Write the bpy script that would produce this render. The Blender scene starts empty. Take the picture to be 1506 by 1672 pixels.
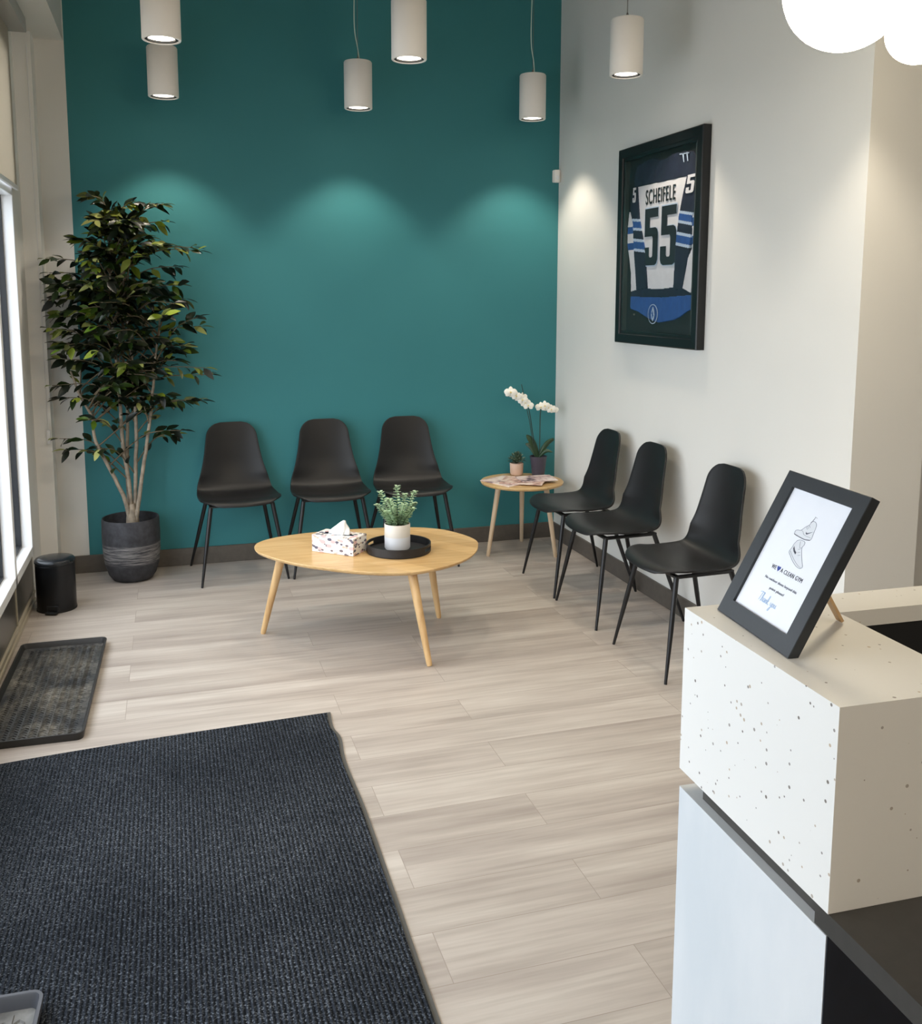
import bpy, bmesh, math, random
from mathutils import Vector, Matrix, noise
random.seed(7)
C = bpy.context.scene.collection
SC = bpy.context.scene
PI = math.pi
R = math.radians

# ------------------------------------------------------------------ camera
cam_d = bpy.data.cameras.new('camera')
cam = bpy.data.objects.new('camera', cam_d); C.objects.link(cam)
cr = Vector((0.95585033, -0.2938461, 0.00214786)); cu = Vector((0.03665671, 0.12648621, 0.99129084)); cf = Vector((0.29155862, 0.94744694, -0.13167332))
m = Matrix((cr, cu, -cf)).transposed().to_4x4(); m.translation = Vector((-2.33908, -5.55463, 1.54350))
cam.matrix_world = m
cam_d.sensor_width = 36; cam_d.sensor_fit = 'AUTO'
cam_d.lens = 1544.94 * 36 / 1672
cam_d.shift_y = (689.23 - 836) / 1672
cam_d.clip_start = 0.05
SC.camera = cam
# ------------------------------------------------------------------ colour management
SC.view_settings.view_transform = 'Standard'; SC.view_settings.look = 'None'
SC.view_settings.gamma = 1; SC.view_settings.use_curve_mapping = False
SC.view_settings.exposure = 0.4
# ------------------------------------------------------------------ daylight
SKY = 4.1            # overcast sky through the storefront
SPOT = 22.0          # pendant lamps, W
FILL_PANEL = 11.0         # added fill panels, unseen behind the camera, emission strength
GLOBE = 33.0          # opal globes, emission strength
w = bpy.data.worlds.new('overcast'); SC.world = w; w.use_nodes = True
bg = w.node_tree.nodes['Background']; bg.inputs[0].default_value = (0.84, 0.915, 1.0, 1); bg.inputs[1].default_value = SKY

# ------------------------------------------------------------------ materials
def lin(c):
    f = lambda v: v / 12.92 if v <= 0.04045 else ((v + 0.055) / 1.055) ** 2.4
    return tuple(f(v / 255) for v in c) + (1,)
class NT:
    def __init__(s, name, base=(200, 200, 200), rough=0.5, metal=0.0, spec=0.5):
        s.m = bpy.data.materials.new(name); s.m.use_nodes = True
        s.t = s.m.node_tree; s.b = s.t.nodes['Principled BSDF']
        s.b.inputs['Base Color'].default_value = lin(base); s.b.inputs['Roughness'].default_value = rough
        s.b.inputs['Metallic'].default_value = metal; s.b.inputs['Specular IOR Level'].default_value = spec
    def n(s, typ, **kw):
        nd = s.t.nodes.new(typ)
        for k, v in kw.items():
            if k in nd.inputs: nd.inputs[k].default_value = v
            else: setattr(nd, k, v)
        return nd
    def l(s, a, ao, b, bi): s.t.links.new(a.outputs[ao], b.inputs[bi])
    def coord(s, kind='Object', scale=(1, 1, 1), rot=(0, 0, 0)):
        tc = s.n('ShaderNodeTexCoord'); mp = s.n('ShaderNodeMapping')
        mp.inputs['Scale'].default_value = scale; mp.inputs['Rotation'].default_value = rot
        s.l(tc, kind, mp, 'Vector'); return mp
    def noise(s, mp, scale, detail=3, rough=0.55):
        nz = s.n('ShaderNodeTexNoise'); nz.inputs['Scale'].default_value = scale; nz.inputs['Detail'].default_value = detail
        nz.inputs['Roughness'].default_value = rough
        if mp: s.l(mp, 0, nz, 'Vector')
        return nz
    def ramp(s, src, so, stops):
        r = s.n('ShaderNodeValToRGB'); e = r.color_ramp.elements
        while len(e) < len(stops): e.new(0.5)
        for el, (p, c) in zip(e, stops): el.position = p; el.color = lin(c) if len(c) == 3 else c
        s.l(src, so, r, 'Fac'); return r
    def bump(s, src, so, strength=0.2, dist=0.01):
        b = s.n('ShaderNodeBump'); b.inputs['Strength'].default_value = strength; b.inputs['Distance'].default_value = dist
        s.l(src, so, b, 'Height'); s.l(b, 0, s.b, 'Normal'); return b
    def mix(s, fac, a, b, mode='MIX'):
        mx = s.n('ShaderNodeMix', data_type='RGBA', blend_type=mode)
        for sock, val in ((mx.inputs[0], fac), (mx.inputs[6], a), (mx.inputs[7], b)):
            if isinstance(val, tuple) and hasattr(val[0], 'outputs'): s.t.links.new(val[0].outputs[val[1]], sock)
            elif isinstance(val, tuple): sock.default_value = val
            else: sock.default_value = val
        return mx
def plain(name, c, rough=0.5, metal=0.0, spec=0.5, nz=0.0, nscale=40, bump=0.0):
    s = NT(name, c, rough, metal, spec)
    if nz or bump:
        mp = s.coord(); t = s.noise(mp, nscale, 4)
        if nz:
            lo = tuple(max(0, v * (1 - nz)) for v in c); hi = tuple(min(255, v * (1 + nz)) for v in c)
            r = s.ramp(t, 'Fac', [(0.3, lo), (0.7, hi)]); s.l(r, 0, s.b, 'Base Color')
        if bump: s.bump(t, 'Fac', bump, 0.002)
    return s.m
def wallpaint(name, c):
    s = NT(name, c, 0.62, 0, 0.35); mp = s.coord(); a = s.noise(mp, 1.3, 2); b = s.noise(mp, 260, 2)
    r = s.ramp(a, 'Fac', [(0.3, tuple(v * 0.975 for v in c)), (0.7, c)]); s.l(r, 0, s.b, 'Base Color'); s.bump(b, 'Fac', 0.06, 0.001)
    return s.m
M = {}
M['teal'] = wallpaint('teal_paint', (56, 126, 132))
M['white_wall'] = wallpaint('white_paint', (226, 225, 220))
M['pier_white'] = wallpaint('pier_paint', (240, 239, 235))
M['ceiling'] = wallpaint('ceiling_paint', (74, 74, 73))
M['base'] = plain('taupe_rubber_baseboard', (92, 86, 79), 0.5, nz=0.05)
M['metal_panel'] = plain('grey_metal_panel', (92, 92, 88), 0.28, 0.6, nz=0.04, nscale=6)
M['win_frame'] = plain('white_window_frame', (236, 237, 238), 0.4)
M['gasket'] = plain('black_gasket', (26, 28, 32), 0.5)
M['grey_box'] = plain('grey_blind_cassette', (165, 165, 162), 0.45)
M['trim'] = plain('beige_trim', (168, 160, 142), 0.35)
M['black_plastic'] = plain('black_chair_plastic', (25, 25, 26), 0.42, 0, 0.4, bump=0.03, nscale=500)
M['black_metal'] = plain('black_powder_coat', (22, 22, 24), 0.38, 0.1)
M['pendant'] = plain('pendant_white', (240, 235, 228), 0.5)
M['cable'] = plain('pendant_cable', (196, 214, 204), 0.5)
M['steel'] = plain('steel', (150, 145, 138), 0.3, 0.9)
M['brass'] = plain('brushed_brass', (190, 150, 90), 0.28, 0.95)
M['black_matte'] = plain('black_matte', (20, 21, 23), 0.55)
M['frame_black'] = plain('jersey_frame_black', (14, 16, 18), 0.38, bump=0.02, nscale=200)
M['backing'] = plain('dark_green_mat_board', (20, 28, 28), 0.8)
M['box_side'] = plain('shadow_box_side', (62, 70, 68), 0.7)
M['sign_black'] = plain('sign_frame_black', (34, 38, 42), 0.45, bump=0.05, nscale=120)
M['paper'] = plain('white_paper', (236, 238, 244), 0.5, nz=0.004)
M['ink'] = plain('grey_ink', (118, 122, 134), 0.7)
M['ink_dark'] = plain('dark_ink', (70, 72, 84), 0.7)
M['ink_blue'] = plain('blue_ink', (52, 72, 150), 0.7)
M['ink_pale'] = plain('pale_blue_ink', (168, 194, 226), 0.7)
M['shoe_wash'] = plain('shoe_wash', (222, 224, 228), 0.7)
M['tissue'] = plain('tissue_paper', (244, 243, 238), 0.8, bump=0.15, nscale=60)
M['soil'] = plain('dark_potting_soil', (26, 22, 18), 0.95, nz=0.4, nscale=80, bump=0.8)
M['stem'] = plain('pale_grey_bark', (142, 130, 114), 0.8, nz=0.16, nscale=30, bump=0.4)
M['twig'] = plain('brown_twig', (98, 86, 66), 0.8, nz=0.1)
M['orchid_pot'] = plain('plum_grey_ceramic', (70, 68, 82), 0.35, nz=0.05, nscale=12)
M['pink_pot'] = plain('pink_beige_ceramic', (214, 182, 162), 0.45, nz=0.03, nscale=12)
M['orchid_stem'] = plain('dark_orchid_stem', (34, 52, 38), 0.5)
M['orchid_leaf'] = plain('orchid_leaf', (44, 68, 42), 0.4, nz=0.15, nscale=14)
M['petal'] = plain('white_petal', (244, 242, 232), 0.55, nz=0.015)
M['petal_mid'] = plain('orchid_centre_yellow', (232, 214, 150), 0.5)
M['succulent'] = plain('dusty_green_leaf', (74, 96, 76), 0.5, nz=0.3, nscale=50)
M['succulent_pale'] = plain('pale_leaf_tip', (176, 192, 176), 0.5)
M['euca'] = plain('pale_eucalyptus_leaf', (178, 204, 168), 0.55, nz=0.12, nscale=40)
M['tray'] = plain('matt_black_tray', (28, 28, 31), 0.5, nz=0.1)
M['silicone'] = plain('bin_black_steel', (20, 22, 26), 0.3, 0.3)
M['bin_lid'] = plain('bin_lid_black', (34, 38, 42), 0.22, 0.2)
M['worktop'] = plain('charcoal_laminate', (60, 57, 53), 0.42, nz=0.05, nscale=60)
M['navy'] = plain('dark_navy_laminate', (34, 41, 56), 0.45, nz=0.04)
M['jersey_navy'] = plain('jersey_navy', (24, 32, 54), 0.7, nz=0.1, nscale=30)
M['jersey_white'] = plain('jersey_white', (226, 226, 230), 0.75, nz=0.02, nscale=30)
M['jersey_blue'] = plain('jersey_blue', (42, 84, 150), 0.7, nz=0.06, nscale=30)
M['jersey_light'] = plain('jersey_light_stripe', (186, 204, 226), 0.7)
M['jersey_digit'] = plain('jersey_digit', (24, 36, 42), 0.7)
M['sidewalk'] = plain('pale_concrete_sidewalk', (178, 180, 180), 0.9, nz=0.08, nscale=4)
M['facade'] = plain('pale_facade', (176, 182, 180), 0.8, nz=0.06, nscale=1)
M['dirtgrey'] = plain('dusty_grey_tray', (112, 112, 110), 0.6, nz=0.2, nscale=20)

def floor_mat():
    s = NT('vinyl_plank', (190, 176, 162), 0.42, 0, 0.42)
    g = s.n('ShaderNodeNewGeometry'); mp = s.n('ShaderNodeMapping'); s.l(g, 'Position', mp, 'Vector')
    mp.inputs['Location'].default_value = (0.105, 0.04, 0)
    br = s.n('ShaderNodeTexBrick'); br.offset = 0.37; br.offset_frequency = 2; br.squash = 1
    s.l(mp, 0, br, 'Vector')
    for k, v in (('Scale', 1.0), ('Mortar Size', 0.0011), ('Mortar Smooth', 0.3), ('Bias', 0.0), ('Brick Width', 1.22), ('Row Height', 0.182)): br.inputs[k].default_value = v
    br.inputs['Color1'].default_value = (0.0, 0.0, 0.0, 1); br.inputs['Color2'].default_value = (1, 1, 1, 1); br.inputs['Mortar'].default_value = (0.3, 0.3, 0.3, 1)
    # streaks run along x; each plank shifts the pattern
    sep = s.n('ShaderNodeSeparateXYZ'); s.l(g, 'Position', sep, 0)
    mul = s.n('ShaderNodeMath', operation='MULTIPLY'); mul.inputs[1].default_value = 7.3; s.l(br, 'Color', mul, 0)
    addz = s.n('ShaderNodeCombineXYZ'); 
    mx = s.n('ShaderNodeMath', operation='MULTIPLY'); mx.inputs[1].default_value = 0.9; s.l(sep, 'X', mx, 0)
    my = s.n('ShaderNodeMath', operation='MULTIPLY'); my.inputs[1].default_value = 9; s.l(sep, 'Y', my, 0)
    s.l(mx, 0, addz, 'X'); s.l(my, 0, addz, 'Y'); s.l(mul, 0, addz, 'Z')
    n1 = s.noise(addz, 1.0, 4, 0.6); 
    sc = s.n('ShaderNodeVectorMath', operation='MULTIPLY'); sc.inputs[1].default_value = (3, 7, 1); s.l(addz, 0, sc, 0)
    n2 = s.noise(sc, 1.0, 3, 0.6)
    r1 = s.ramp(n1, 'Fac', [(0.28, (162, 152, 145)), (0.5, (185, 176, 168)), (0.72, (205, 198, 190))])
    r2 = s.ramp(n2, 'Fac', [(0.3, (238, 237, 236)), (0.6, (255, 255, 255))])
    a = s.mix(1.0, (r1, 0), (r2, 0), 'MULTIPLY')
    r3 = s.ramp(br, 'Color', [(0.0, (245, 244, 243)), (1.0, (255, 255, 255))])
    b = s.mix(1.0, (a, 2), (r3, 0), 'MULTIPLY')
    c = s.mix((br, 'Fac'), (b, 2), lin((150, 140, 130)))
    s.l(c, 2, s.b, 'Base Color')
    rr = s.n('ShaderNodeMapRange'); rr.inputs['To Min'].default_value = 0.36; rr.inputs['To Max'].default_value = 0.5; s.l(n2, 'Fac', rr, 0); s.l(rr, 0, s.b, 'Roughness')
    s.bump(n2, 'Fac', 0.05, 0.001)
    return s.m
M['floor'] = floor_mat()
def wood(name, dark, mid, light, axis=0, rough=0.4):
    s = NT(name, mid, rough, 0, 0.4); sc = [22, 22, 22]; sc[axis] = 1.6
    mp = s.coord('Object', tuple(sc)); n1 = s.noise(mp, 1.0, 4, 0.6)
    r = s.ramp(n1, 'Fac', [(0.25, dark), (0.5, mid), (0.75, light)]); s.l(r, 0, s.b, 'Base Color'); s.bump(n1, 'Fac', 0.05, 0.001)
    return s.m
def oak_top():
    s = NT('oak_tabletop', (214, 178, 124), 0.3, 0, 0.45)
    mp = s.coord('Object', (1, 1, 1), (0, 0, R(52)))
    br = s.n('ShaderNodeTexBrick'); br.offset = 0.4; s.l(mp, 0, br, 'Vector')
    for k, v in (('Scale', 1.0), ('Mortar Size', 0.0), ('Brick Width', 3.0), ('Row Height', 0.095)): br.inputs[k].default_value = v
    br.inputs['Color1'].default_value = (0, 0, 0, 1); br.inputs['Color2'].default_value = (1, 1, 1, 1)
    mp2 = s.coord('Object', (3, 40, 3), (0, 0, R(52))); n1 = s.noise(mp2, 1.0, 4)
    r = s.ramp(n1, 'Fac', [(0.25, (198, 158, 104)), (0.5, (214, 178, 124)), (0.75, (226, 194, 144))])
    r3 = s.ramp(br, 'Color', [(0.0, (232, 228, 222)), (1.0, (255, 255, 255))])
    a = s.mix(1.0, (r, 0), (r3, 0), 'MULTIPLY'); s.l(a, 2, s.b, 'Base Color'); return s.m
M['oak_top'] = oak_top()
M['oak'] = wood('oak_leg', (186, 146, 98), (212, 176, 126), (224, 190, 142), 2)
M['pale_wood'] = wood('pale_wood', (176, 150, 122), (204, 180, 150), (216, 194, 166), 2)
M['stick'] = wood('stick_wood', (160, 124, 84), (188, 152, 108), (204, 170, 126), 2)
def terrazzo():
    s = NT('terrazzo', (228, 226, 222), 0.35, 0, 0.4)
    mp = s.coord(); v = s.n('ShaderNodeTexVoronoi'); v.inputs['Scale'].default_value = 105; v.inputs['Randomness'].default_value = 1; s.l(mp, 0, v, 'Vector')
    d = s.noise(mp, 60, 2); 
    sel = s.n('ShaderNodeSeparateColor'); s.l(v, 'Color', sel, 0)
    # size of a chip depends on its cell, most cells have none
    th = s.n('ShaderNodeMapRange'); th.inputs['From Min'].default_value = 0.78; th.inputs['From Max'].default_value = 1.0; th.inputs['To Min'].default_value = -0.02; th.inputs['To Max'].default_value = 0.24; s.l(sel, 0, th, 0)
    lt = s.n('ShaderNodeMath', operation='LESS_THAN'); s.l(v, 'Distance', lt, 0); s.l(th, 0, lt, 1)
    col = s.ramp(sel, 1, [(0.2, (120, 112, 104)), (0.6, (168, 162, 156)), (1.0, (190, 170, 145))])
    a = s.mix((lt, 0), lin((228, 226, 221)), (col, 0)); s.l(a, 2, s.b, 'Base Color'); return s.m
M['terrazzo'] = terrazzo()
def marble():
    s = NT('lower_panel_white', (224, 228, 230), 0.4); mp = s.coord('Object', (6, 6, 2)); n = s.noise(mp, 1.0, 5)
    r = s.ramp(n, 'Fac', [(0.35, (202, 207, 210)), (0.65, (216, 218, 219))]); s.l(r, 0, s.b, 'Base Color'); return s.m
M['marble'] = marble()
def mat_rib():
    s = NT('ribbed_carpet', (48, 54, 64), 0.95, 0, 0.1); g = s.n('ShaderNodeNewGeometry')
    wv = s.n('ShaderNodeTexWave', wave_type='BANDS', bands_direction='X'); wv.inputs['Scale'].default_value = 26; wv.inputs['Distortion'].default_value = 0.6; wv.inputs['Detail'].default_value = 2; wv.inputs['Detail Scale'].default_value = 6
    s.l(g, 'Position', wv, 'Vector')
    n = s.n('ShaderNodeTexNoise'); n.inputs['Scale'].default_value = 230; n.inputs['Detail'].default_value = 2; s.l(g, 'Position', n, 'Vector')
    big = s.n('ShaderNodeTexNoise'); big.inputs['Scale'].default_value = 2.2; big.inputs['Detail'].default_value = 3; s.l(g, 'Position', big, 'Vector')
    r0 = s.ramp(wv, 'Color', [(0.05, (18, 21, 25)), (0.55, (45, 50, 58))])
    fl = s.ramp(n, 'Fac', [(0.52, (0, 0, 0)), (0.74, (255, 255, 255))])
    a = s.mix((fl, 0), (r0, 0), lin((118, 124, 132)))
    r1 = s.ramp(big, 'Fac', [(0.35, (205, 208, 212)), (0.65, (255, 255, 255))])
    b = s.mix(1.0, (a, 2), (r1, 0), 'MULTIPLY'); s.l(b, 2, s.b, 'Base Color')
    s.bump(wv, 'Color', 0.8, 0.006); return s.m
M['carpet'] = mat_rib()
M['mat_edge'] = plain('mat_rubber_edge', (86, 86, 84), 0.7)
def tray_rubber():
    s = NT('dusty_black_rubber', (48, 48, 46), 0.4); mp = s.coord(); n = s.noise(mp, 5, 3); n2 = s.noise(mp, 60, 3)
    a = s.ramp(n, 'Fac', [(0.4, (70, 72, 74)), (0.68, (142, 138, 128))]); b = s.ramp(n2, 'Fac', [(0.4, (150, 150, 150)), (0.7, (255, 255, 255))])
    c = s.mix(1.0, (a, 0), (b, 0), 'MULTIPLY'); s.l(c, 2, s.b, 'Base Color'); return s.m
M['tray_rubber'] = tray_rubber()
M['tray_rim'] = plain('black_rubber_rim', (38, 37, 36), 0.5)
def ficus_leaf():
    s = NT('ficus_leaf', (40, 62, 30), 0.38, 0, 0.4); at = s.n('ShaderNodeAttribute', attribute_name='tint'); s.l(at, 'Color', s.b, 'Base Color'); return s.m
M['ficus'] = ficus_leaf()
def pot_stone():
    s = NT('dark_textured_pot', (50, 50, 54), 0.7); mp = s.coord(); tc = s.n('ShaderNodeTexCoord'); sep = s.n('ShaderNodeSeparateXYZ'); s.l(tc, 'Object', sep, 0)
    mp2 = s.coord('Object', (5, 5, 70)); n = s.noise(mp2, 1.6, 5, 0.7); n2 = s.noise(mp, 30, 3)
    rz = s.ramp(sep, 'Z', [(0.095, (0, 0, 0)), (0.11, (255, 255, 255)), (0.205, (255, 255, 255)), (0.215, (0, 0, 0))])
    base = s.ramp(n2, 'Fac', [(0.3, (40, 41, 46)), (0.7, (60, 61, 66))]); scr = s.ramp(n, 'Fac', [(0.42, (52, 53, 58)), (0.62, (132, 130, 130))])
    a = s.mix((rz, 0), (base, 0), (scr, 0)); s.l(a, 2, s.b, 'Base Color'); s.bump(n, 'Fac', 0.3, 0.004); return s.m
M['pot'] = pot_stone()
def floral():
    s = NT('floral_tissue_carton', (240, 236, 232), 0.5); mp = s.coord()
    base = None
    prev = lin((240, 236, 232))
    for sc, thr, col, seed in ((26, 0.30, (96, 94, 112), 0.0), (24, 0.34, (224, 188, 190), 3.1), (34, 0.27, (116, 104, 112), 5.7), (32, 0.26, (206, 190, 170), 8.2)):
        m2 = s.n('ShaderNodeMapping'); m2.inputs['Location'].default_value = (seed, seed * 0.7, seed * 1.3); m2.inputs['Scale'].default_value = (1, 1, 1.7); m2.inputs['Rotation'].default_value = (seed, 0.5 * seed, 0); s.l(mp, 0, m2, 0)
        v = s.n('ShaderNodeTexVoronoi'); v.inputs['Scale'].default_value = sc; s.l(m2, 0, v, 'Vector')
        lt = s.n('ShaderNodeMath', operation='LESS_THAN'); lt.inputs[1].default_value = thr; s.l(v, 'Distance', lt, 0)
        a = s.mix((lt, 0), prev if not hasattr(prev, 'outputs') else (prev, 2), lin(col)); prev = a
    s.l(prev, 2, s.b, 'Base Color'); return s.m
M['floral'] = floral()
def magazine(name, stops, seed):
    s = NT(name, (200, 180, 170), 0.35); mp = s.coord(); m2 = s.n('ShaderNodeMapping'); m2.inputs['Location'].default_value = (seed, seed, 0); s.l(mp, 0, m2, 0)
    n = s.noise(m2, 13, 3, 0.6); r = s.ramp(n, 'Fac', stops); s.l(r, 0, s.b, 'Base Color'); return s.m
M['mag_a'] = magazine('magazine_cover_brown', [(0.33, (96, 66, 60)), (0.44, (206, 166, 152)), (0.58, (238, 220, 208))], 2)
M['mag_b'] = magazine('magazine_cover_pink', [(0.34, (150, 124, 128)), (0.46, (230, 206, 198)), (0.6, (245, 232, 222))], 9)
M['mag_c'] = magazine('magazine_cover_violet', [(0.34, (72, 56, 70)), (0.46, (206, 180, 178)), (0.6, (240, 226, 220))], 15)
def planter_mat():
    s = NT('two_tone_ceramic', (226, 224, 222), 0.4); tc = s.n('ShaderNodeTexCoord'); sep = s.n('ShaderNodeSeparateXYZ'); s.l(tc, 'Object', sep, 0)
    r = s.ramp(sep, 'Z', [(0.0585, (230, 231, 234)), (0.0595, (226, 219, 208))]); s.l(r, 0, s.b, 'Base Color'); return s.m
M['planter'] = planter_mat()
def fabric():
    s = NT('roller_blind_fabric', (205, 198, 186), 0.8); tr = s.n('ShaderNodeBsdfTranslucent'); tr.inputs[0].default_value = lin((224, 214, 198)); mx = s.n('ShaderNodeMixShader'); mx.inputs[0].default_value = 0.45
    out = s.t.nodes['Material Output']; s.l(s.b, 0, mx, 1); s.l(tr, 0, mx, 2); s.l(mx, 0, out, 0); return s.m
M['blind'] = fabric()
def glass(name, tint=0.94):
    m_ = bpy.data.materials.new(name); m_.use_nodes = True; t = m_.node_tree; t.nodes.clear()
    o = t.nodes.new('ShaderNodeOutputMaterial'); tr = t.nodes.new('ShaderNodeBsdfTransparent'); gl = t.nodes.new('ShaderNodeBsdfGlossy'); mx = t.nodes.new('ShaderNodeMixShader'); fr = t.nodes.new('ShaderNodeFresnel')
    tr.inputs[0].default_value = (tint, tint, tint, 1); gl.inputs['Roughness'].default_value = 0.02; fr.inputs[0].default_value = 1.45
    ge = t.nodes.new('ShaderNodeNewGeometry'); iv = t.nodes.new('ShaderNodeMath'); iv.operation = 'SUBTRACT'; iv.inputs[0].default_value = 1; t.links.new(ge.outputs['Backfacing'], iv.inputs[1]); ml = t.nodes.new('ShaderNodeMath'); ml.operation = 'MULTIPLY'; t.links.new(fr.outputs[0], ml.inputs[0]); t.links.new(iv.outputs[0], ml.inputs[1]); t.links.new(ml.outputs[0], mx.inputs[0]); t.links.new(tr.outputs[0], mx.inputs[1]); t.links.new(gl.outputs[0], mx.inputs[2]); t.links.new(mx.outputs[0], o.inputs[0]); return m_
M['glass'] = glass('clear_glass')
def emis(name, col, st):
    m_ = bpy.data.materials.new(name); m_.use_nodes = True; b = m_.node_tree.nodes['Principled BSDF']
    b.inputs['Base Color'].default_value = (0.8, 0.8, 0.8, 1); b.inputs['Emission Color'].default_value = col; b.inputs['Emission Strength'].default_value = st; return m_
M['lamp_face'] = emis('pendant_lamp_face', (1.0, 0.90, 0.76, 1), 5.0)
M['fill_panel_glow'] = emis('fill_panel_glow', (1.0, 0.88, 0.72, 1), FILL_PANEL)
M['opal'] = emis('opal_globe', (1.0, 0.86, 0.62, 1), GLOBE)

# ------------------------------------------------------------------ helpers
def tag(o, label=None, cat=None, group=None, kind=None):
    for k, v in (('label', label), ('category', cat), ('group', group), ('kind', kind)):
        if v: o[k] = v
    return o
def thing(name, label, cat, loc=(0, 0, 0), rz=0, group=None):
    o = bpy.data.objects.new(name, None); C.objects.link(o); o.location = loc; o.rotation_euler = (0, 0, rz); o.empty_display_size = 0.05
    return tag(o, label, cat, group)
def mesh(name, bm, mat, parent=None, smooth=False, world=False, label=None):
    if world and parent is not None:
        p = parent; mw = Matrix.LocRotScale(p.location, p.rotation_euler, None); bm.transform(mw.inverted())
    bmesh.ops.recalc_face_normals(bm, faces=bm.faces)
    me = bpy.data.meshes.new(name); bm.to_mesh(me); bm.free()
    if smooth:
        for p in me.polygons: p.use_smooth = True
        if smooth != 'all':
            try: me.set_sharp_from_angle(angle=R(42))
            except Exception: pass
    mats = mat if isinstance(mat, (list, tuple)) else [mat]
    for m_ in mats: me.materials.append(m_)
    o = bpy.data.objects.new(name, me); C.objects.link(o)
    if parent is not None: o.parent = parent
    if label: o['label'] = label
    return o
def B(): return bmesh.new()
def box(bm, x0, x1, y0, y1, z0, z1, bev=0.0):
    vs = [bm.verts.new(p) for p in ((x0, y0, z0), (x1, y0, z0), (x1, y1, z0), (x0, y1, z0), (x0, y0, z1), (x1, y0, z1), (x1, y1, z1), (x0, y1, z1))]
    fs = [bm.faces.new([vs[i] for i in f]) for f in ((0, 3, 2, 1), (4, 5, 6, 7), (0, 1, 5, 4), (1, 2, 6, 5), (2, 3, 7, 6), (3, 0, 4, 7))]
    if bev: bmesh.ops.bevel(bm, geom=list({e for f in fs for e in f.edges}), offset=bev, segments=2, affect='EDGES', profile=0.5)
    return vs
def ring(bm, c, rx, ry, n, z=None, basis=None):
    c = Vector(c); X, Y = basis if basis else (Vector((1, 0, 0)), Vector((0, 1, 0)))
    return [bm.verts.new(c + X * rx * math.cos(2 * PI * i / n) + Y * ry * math.sin(2 * PI * i / n)) for i in range(n)]
def bridge(bm, a, b):
    n = len(a)
    for i in range(n): bm.faces.new((a[i], a[(i + 1) % n], b[(i + 1) % n], b[i]))
def lathe(bm, prof, n=40, c=(0, 0, 0), cap0=True, cap1=True, sx=1, sy=1):
    rs = [ring(bm, (c[0], c[1], c[2] + z), r * sx, r * sy, n) for r, z in prof]
    for a, b in zip(rs, rs[1:]): bridge(bm, a, b)
    if cap0: bm.faces.new(rs[0])
    if cap1: bm.faces.new(rs[-1])
    return rs
def tube(bm, pts, rad, n=8, cap=True):
    pts = [Vector(p) for p in pts]; k = len(pts)
    rads = rad if isinstance(rad, (list, tuple)) else [rad] * k
    prev = None; rs = []
    for i, p in enumerate(pts):
        t = (pts[min(i + 1, k - 1)] - pts[max(i - 1, 0)]).normalized()
        if prev is None:
            a = Vector((1, 0, 0)) if abs(t.x) < 0.8 else Vector((0, 1, 0)); u = t.cross(a).normalized()
        else: u = (prev - t * prev.dot(t)).normalized()
        prev = u; v = t.cross(u)
        rs.append(ring(bm, p, rads[i], rads[i], n, basis=(u, v)))
    for a, b in zip(rs, rs[1:]): bridge(bm, a, b)
    if cap: bm.faces.new(rs[0]); bm.faces.new(rs[-1])
def prism(bm, poly, f, d):
    """poly of 2-D points, f maps (a,b,depth)->3-D, from depth d[0] to d[1]"""
    a = [bm.verts.new(f(x, y, d[0])) for x, y in poly]; b = [bm.verts.new(f(x, y, d[1])) for x, y in poly]
    bm.faces.new(a); bm.faces.new(b); bridge(bm, a, b)
def bez(pts, n=8):
    """Catmull-Rom through points"""
    P = [Vector(p) for p in pts]; out = []
    for i in range(len(P) - 1):
        p0, p1, p2, p3 = P[max(i - 1, 0)], P[i], P[i + 1], P[min(i + 2, len(P) - 1)]
        for k in range(n):
            t = k / n; out.append(0.5 * ((2 * p1) + (p2 - p0) * t + (2 * p0 - 5 * p1 + 4 * p2 - p3) * t * t + (3 * p1 - p0 - 3 * p2 + p3) * t ** 3))
    out.append(P[-1]); return out
def struct(name, bm, mat, smooth=False, **kw): return tag(mesh(name, bm, mat, smooth=smooth, **kw), kind='structure')

# ------------------------------------------------------------------ room shell
H = 3.55; Y0 = -8.6; X1 = 3.6; WL = -3.04
b = B(); box(b, WL - 0.15, X1, Y0, 0.12, -0.12, 0); struct('floor', b, M['floor'])
b = B(); box(b, WL - 0.15, X1, Y0, 0.12, H, H + 0.1); struct('ceiling', b, M['ceiling'])
b = B(); box(b, -2.811, 0.02, 0, 0.12, 0, H); struct('wall_back', b, M['teal'])
b = B(); box(b, WL - 0.15, -2.811, 0, 0.12, 0, H); struct('wall_back_return', b, M['white_wall'])
b = B(); box(b, 0, 0.314, -2.749, 0.12, 0, H); struct('wall_right', b, M['white_wall'])
b = B(); box(b, 0.314, X1, -2.3, -2.15, 0, H); struct('wall_corridor', b, M['white_wall'])
b = B(); box(b, X1, X1 + 0.12, Y0, -2.15, 0, H); struct('wall_far_right', b, M['white_wall'])
b = B(); box(b, WL - 0.15, X1, Y0 - 0.12, Y0, 0, H); struct('wall_behind', b, M['white_wall'])
# bulkhead over the window
b = B(); box(b, WL - 0.15, -2.815, Y0, 0, 2.866, H); struct('trim_bulkhead', b, M['white_wall'])
# baseboards
b = B(); box(b, -2.956, -0.012, -0.012, 0, 0, 0.1, 0.002); struct('baseboard_back', b, M['base'])
b = B(); box(b, -0.012, 0, -2.749, 0, 0, 0.1, 0.002); box(b, -0.012, 0.314, -2.761, -2.749, 0, 0.1); struct('baseboard_right', b, M['base'])
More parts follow.
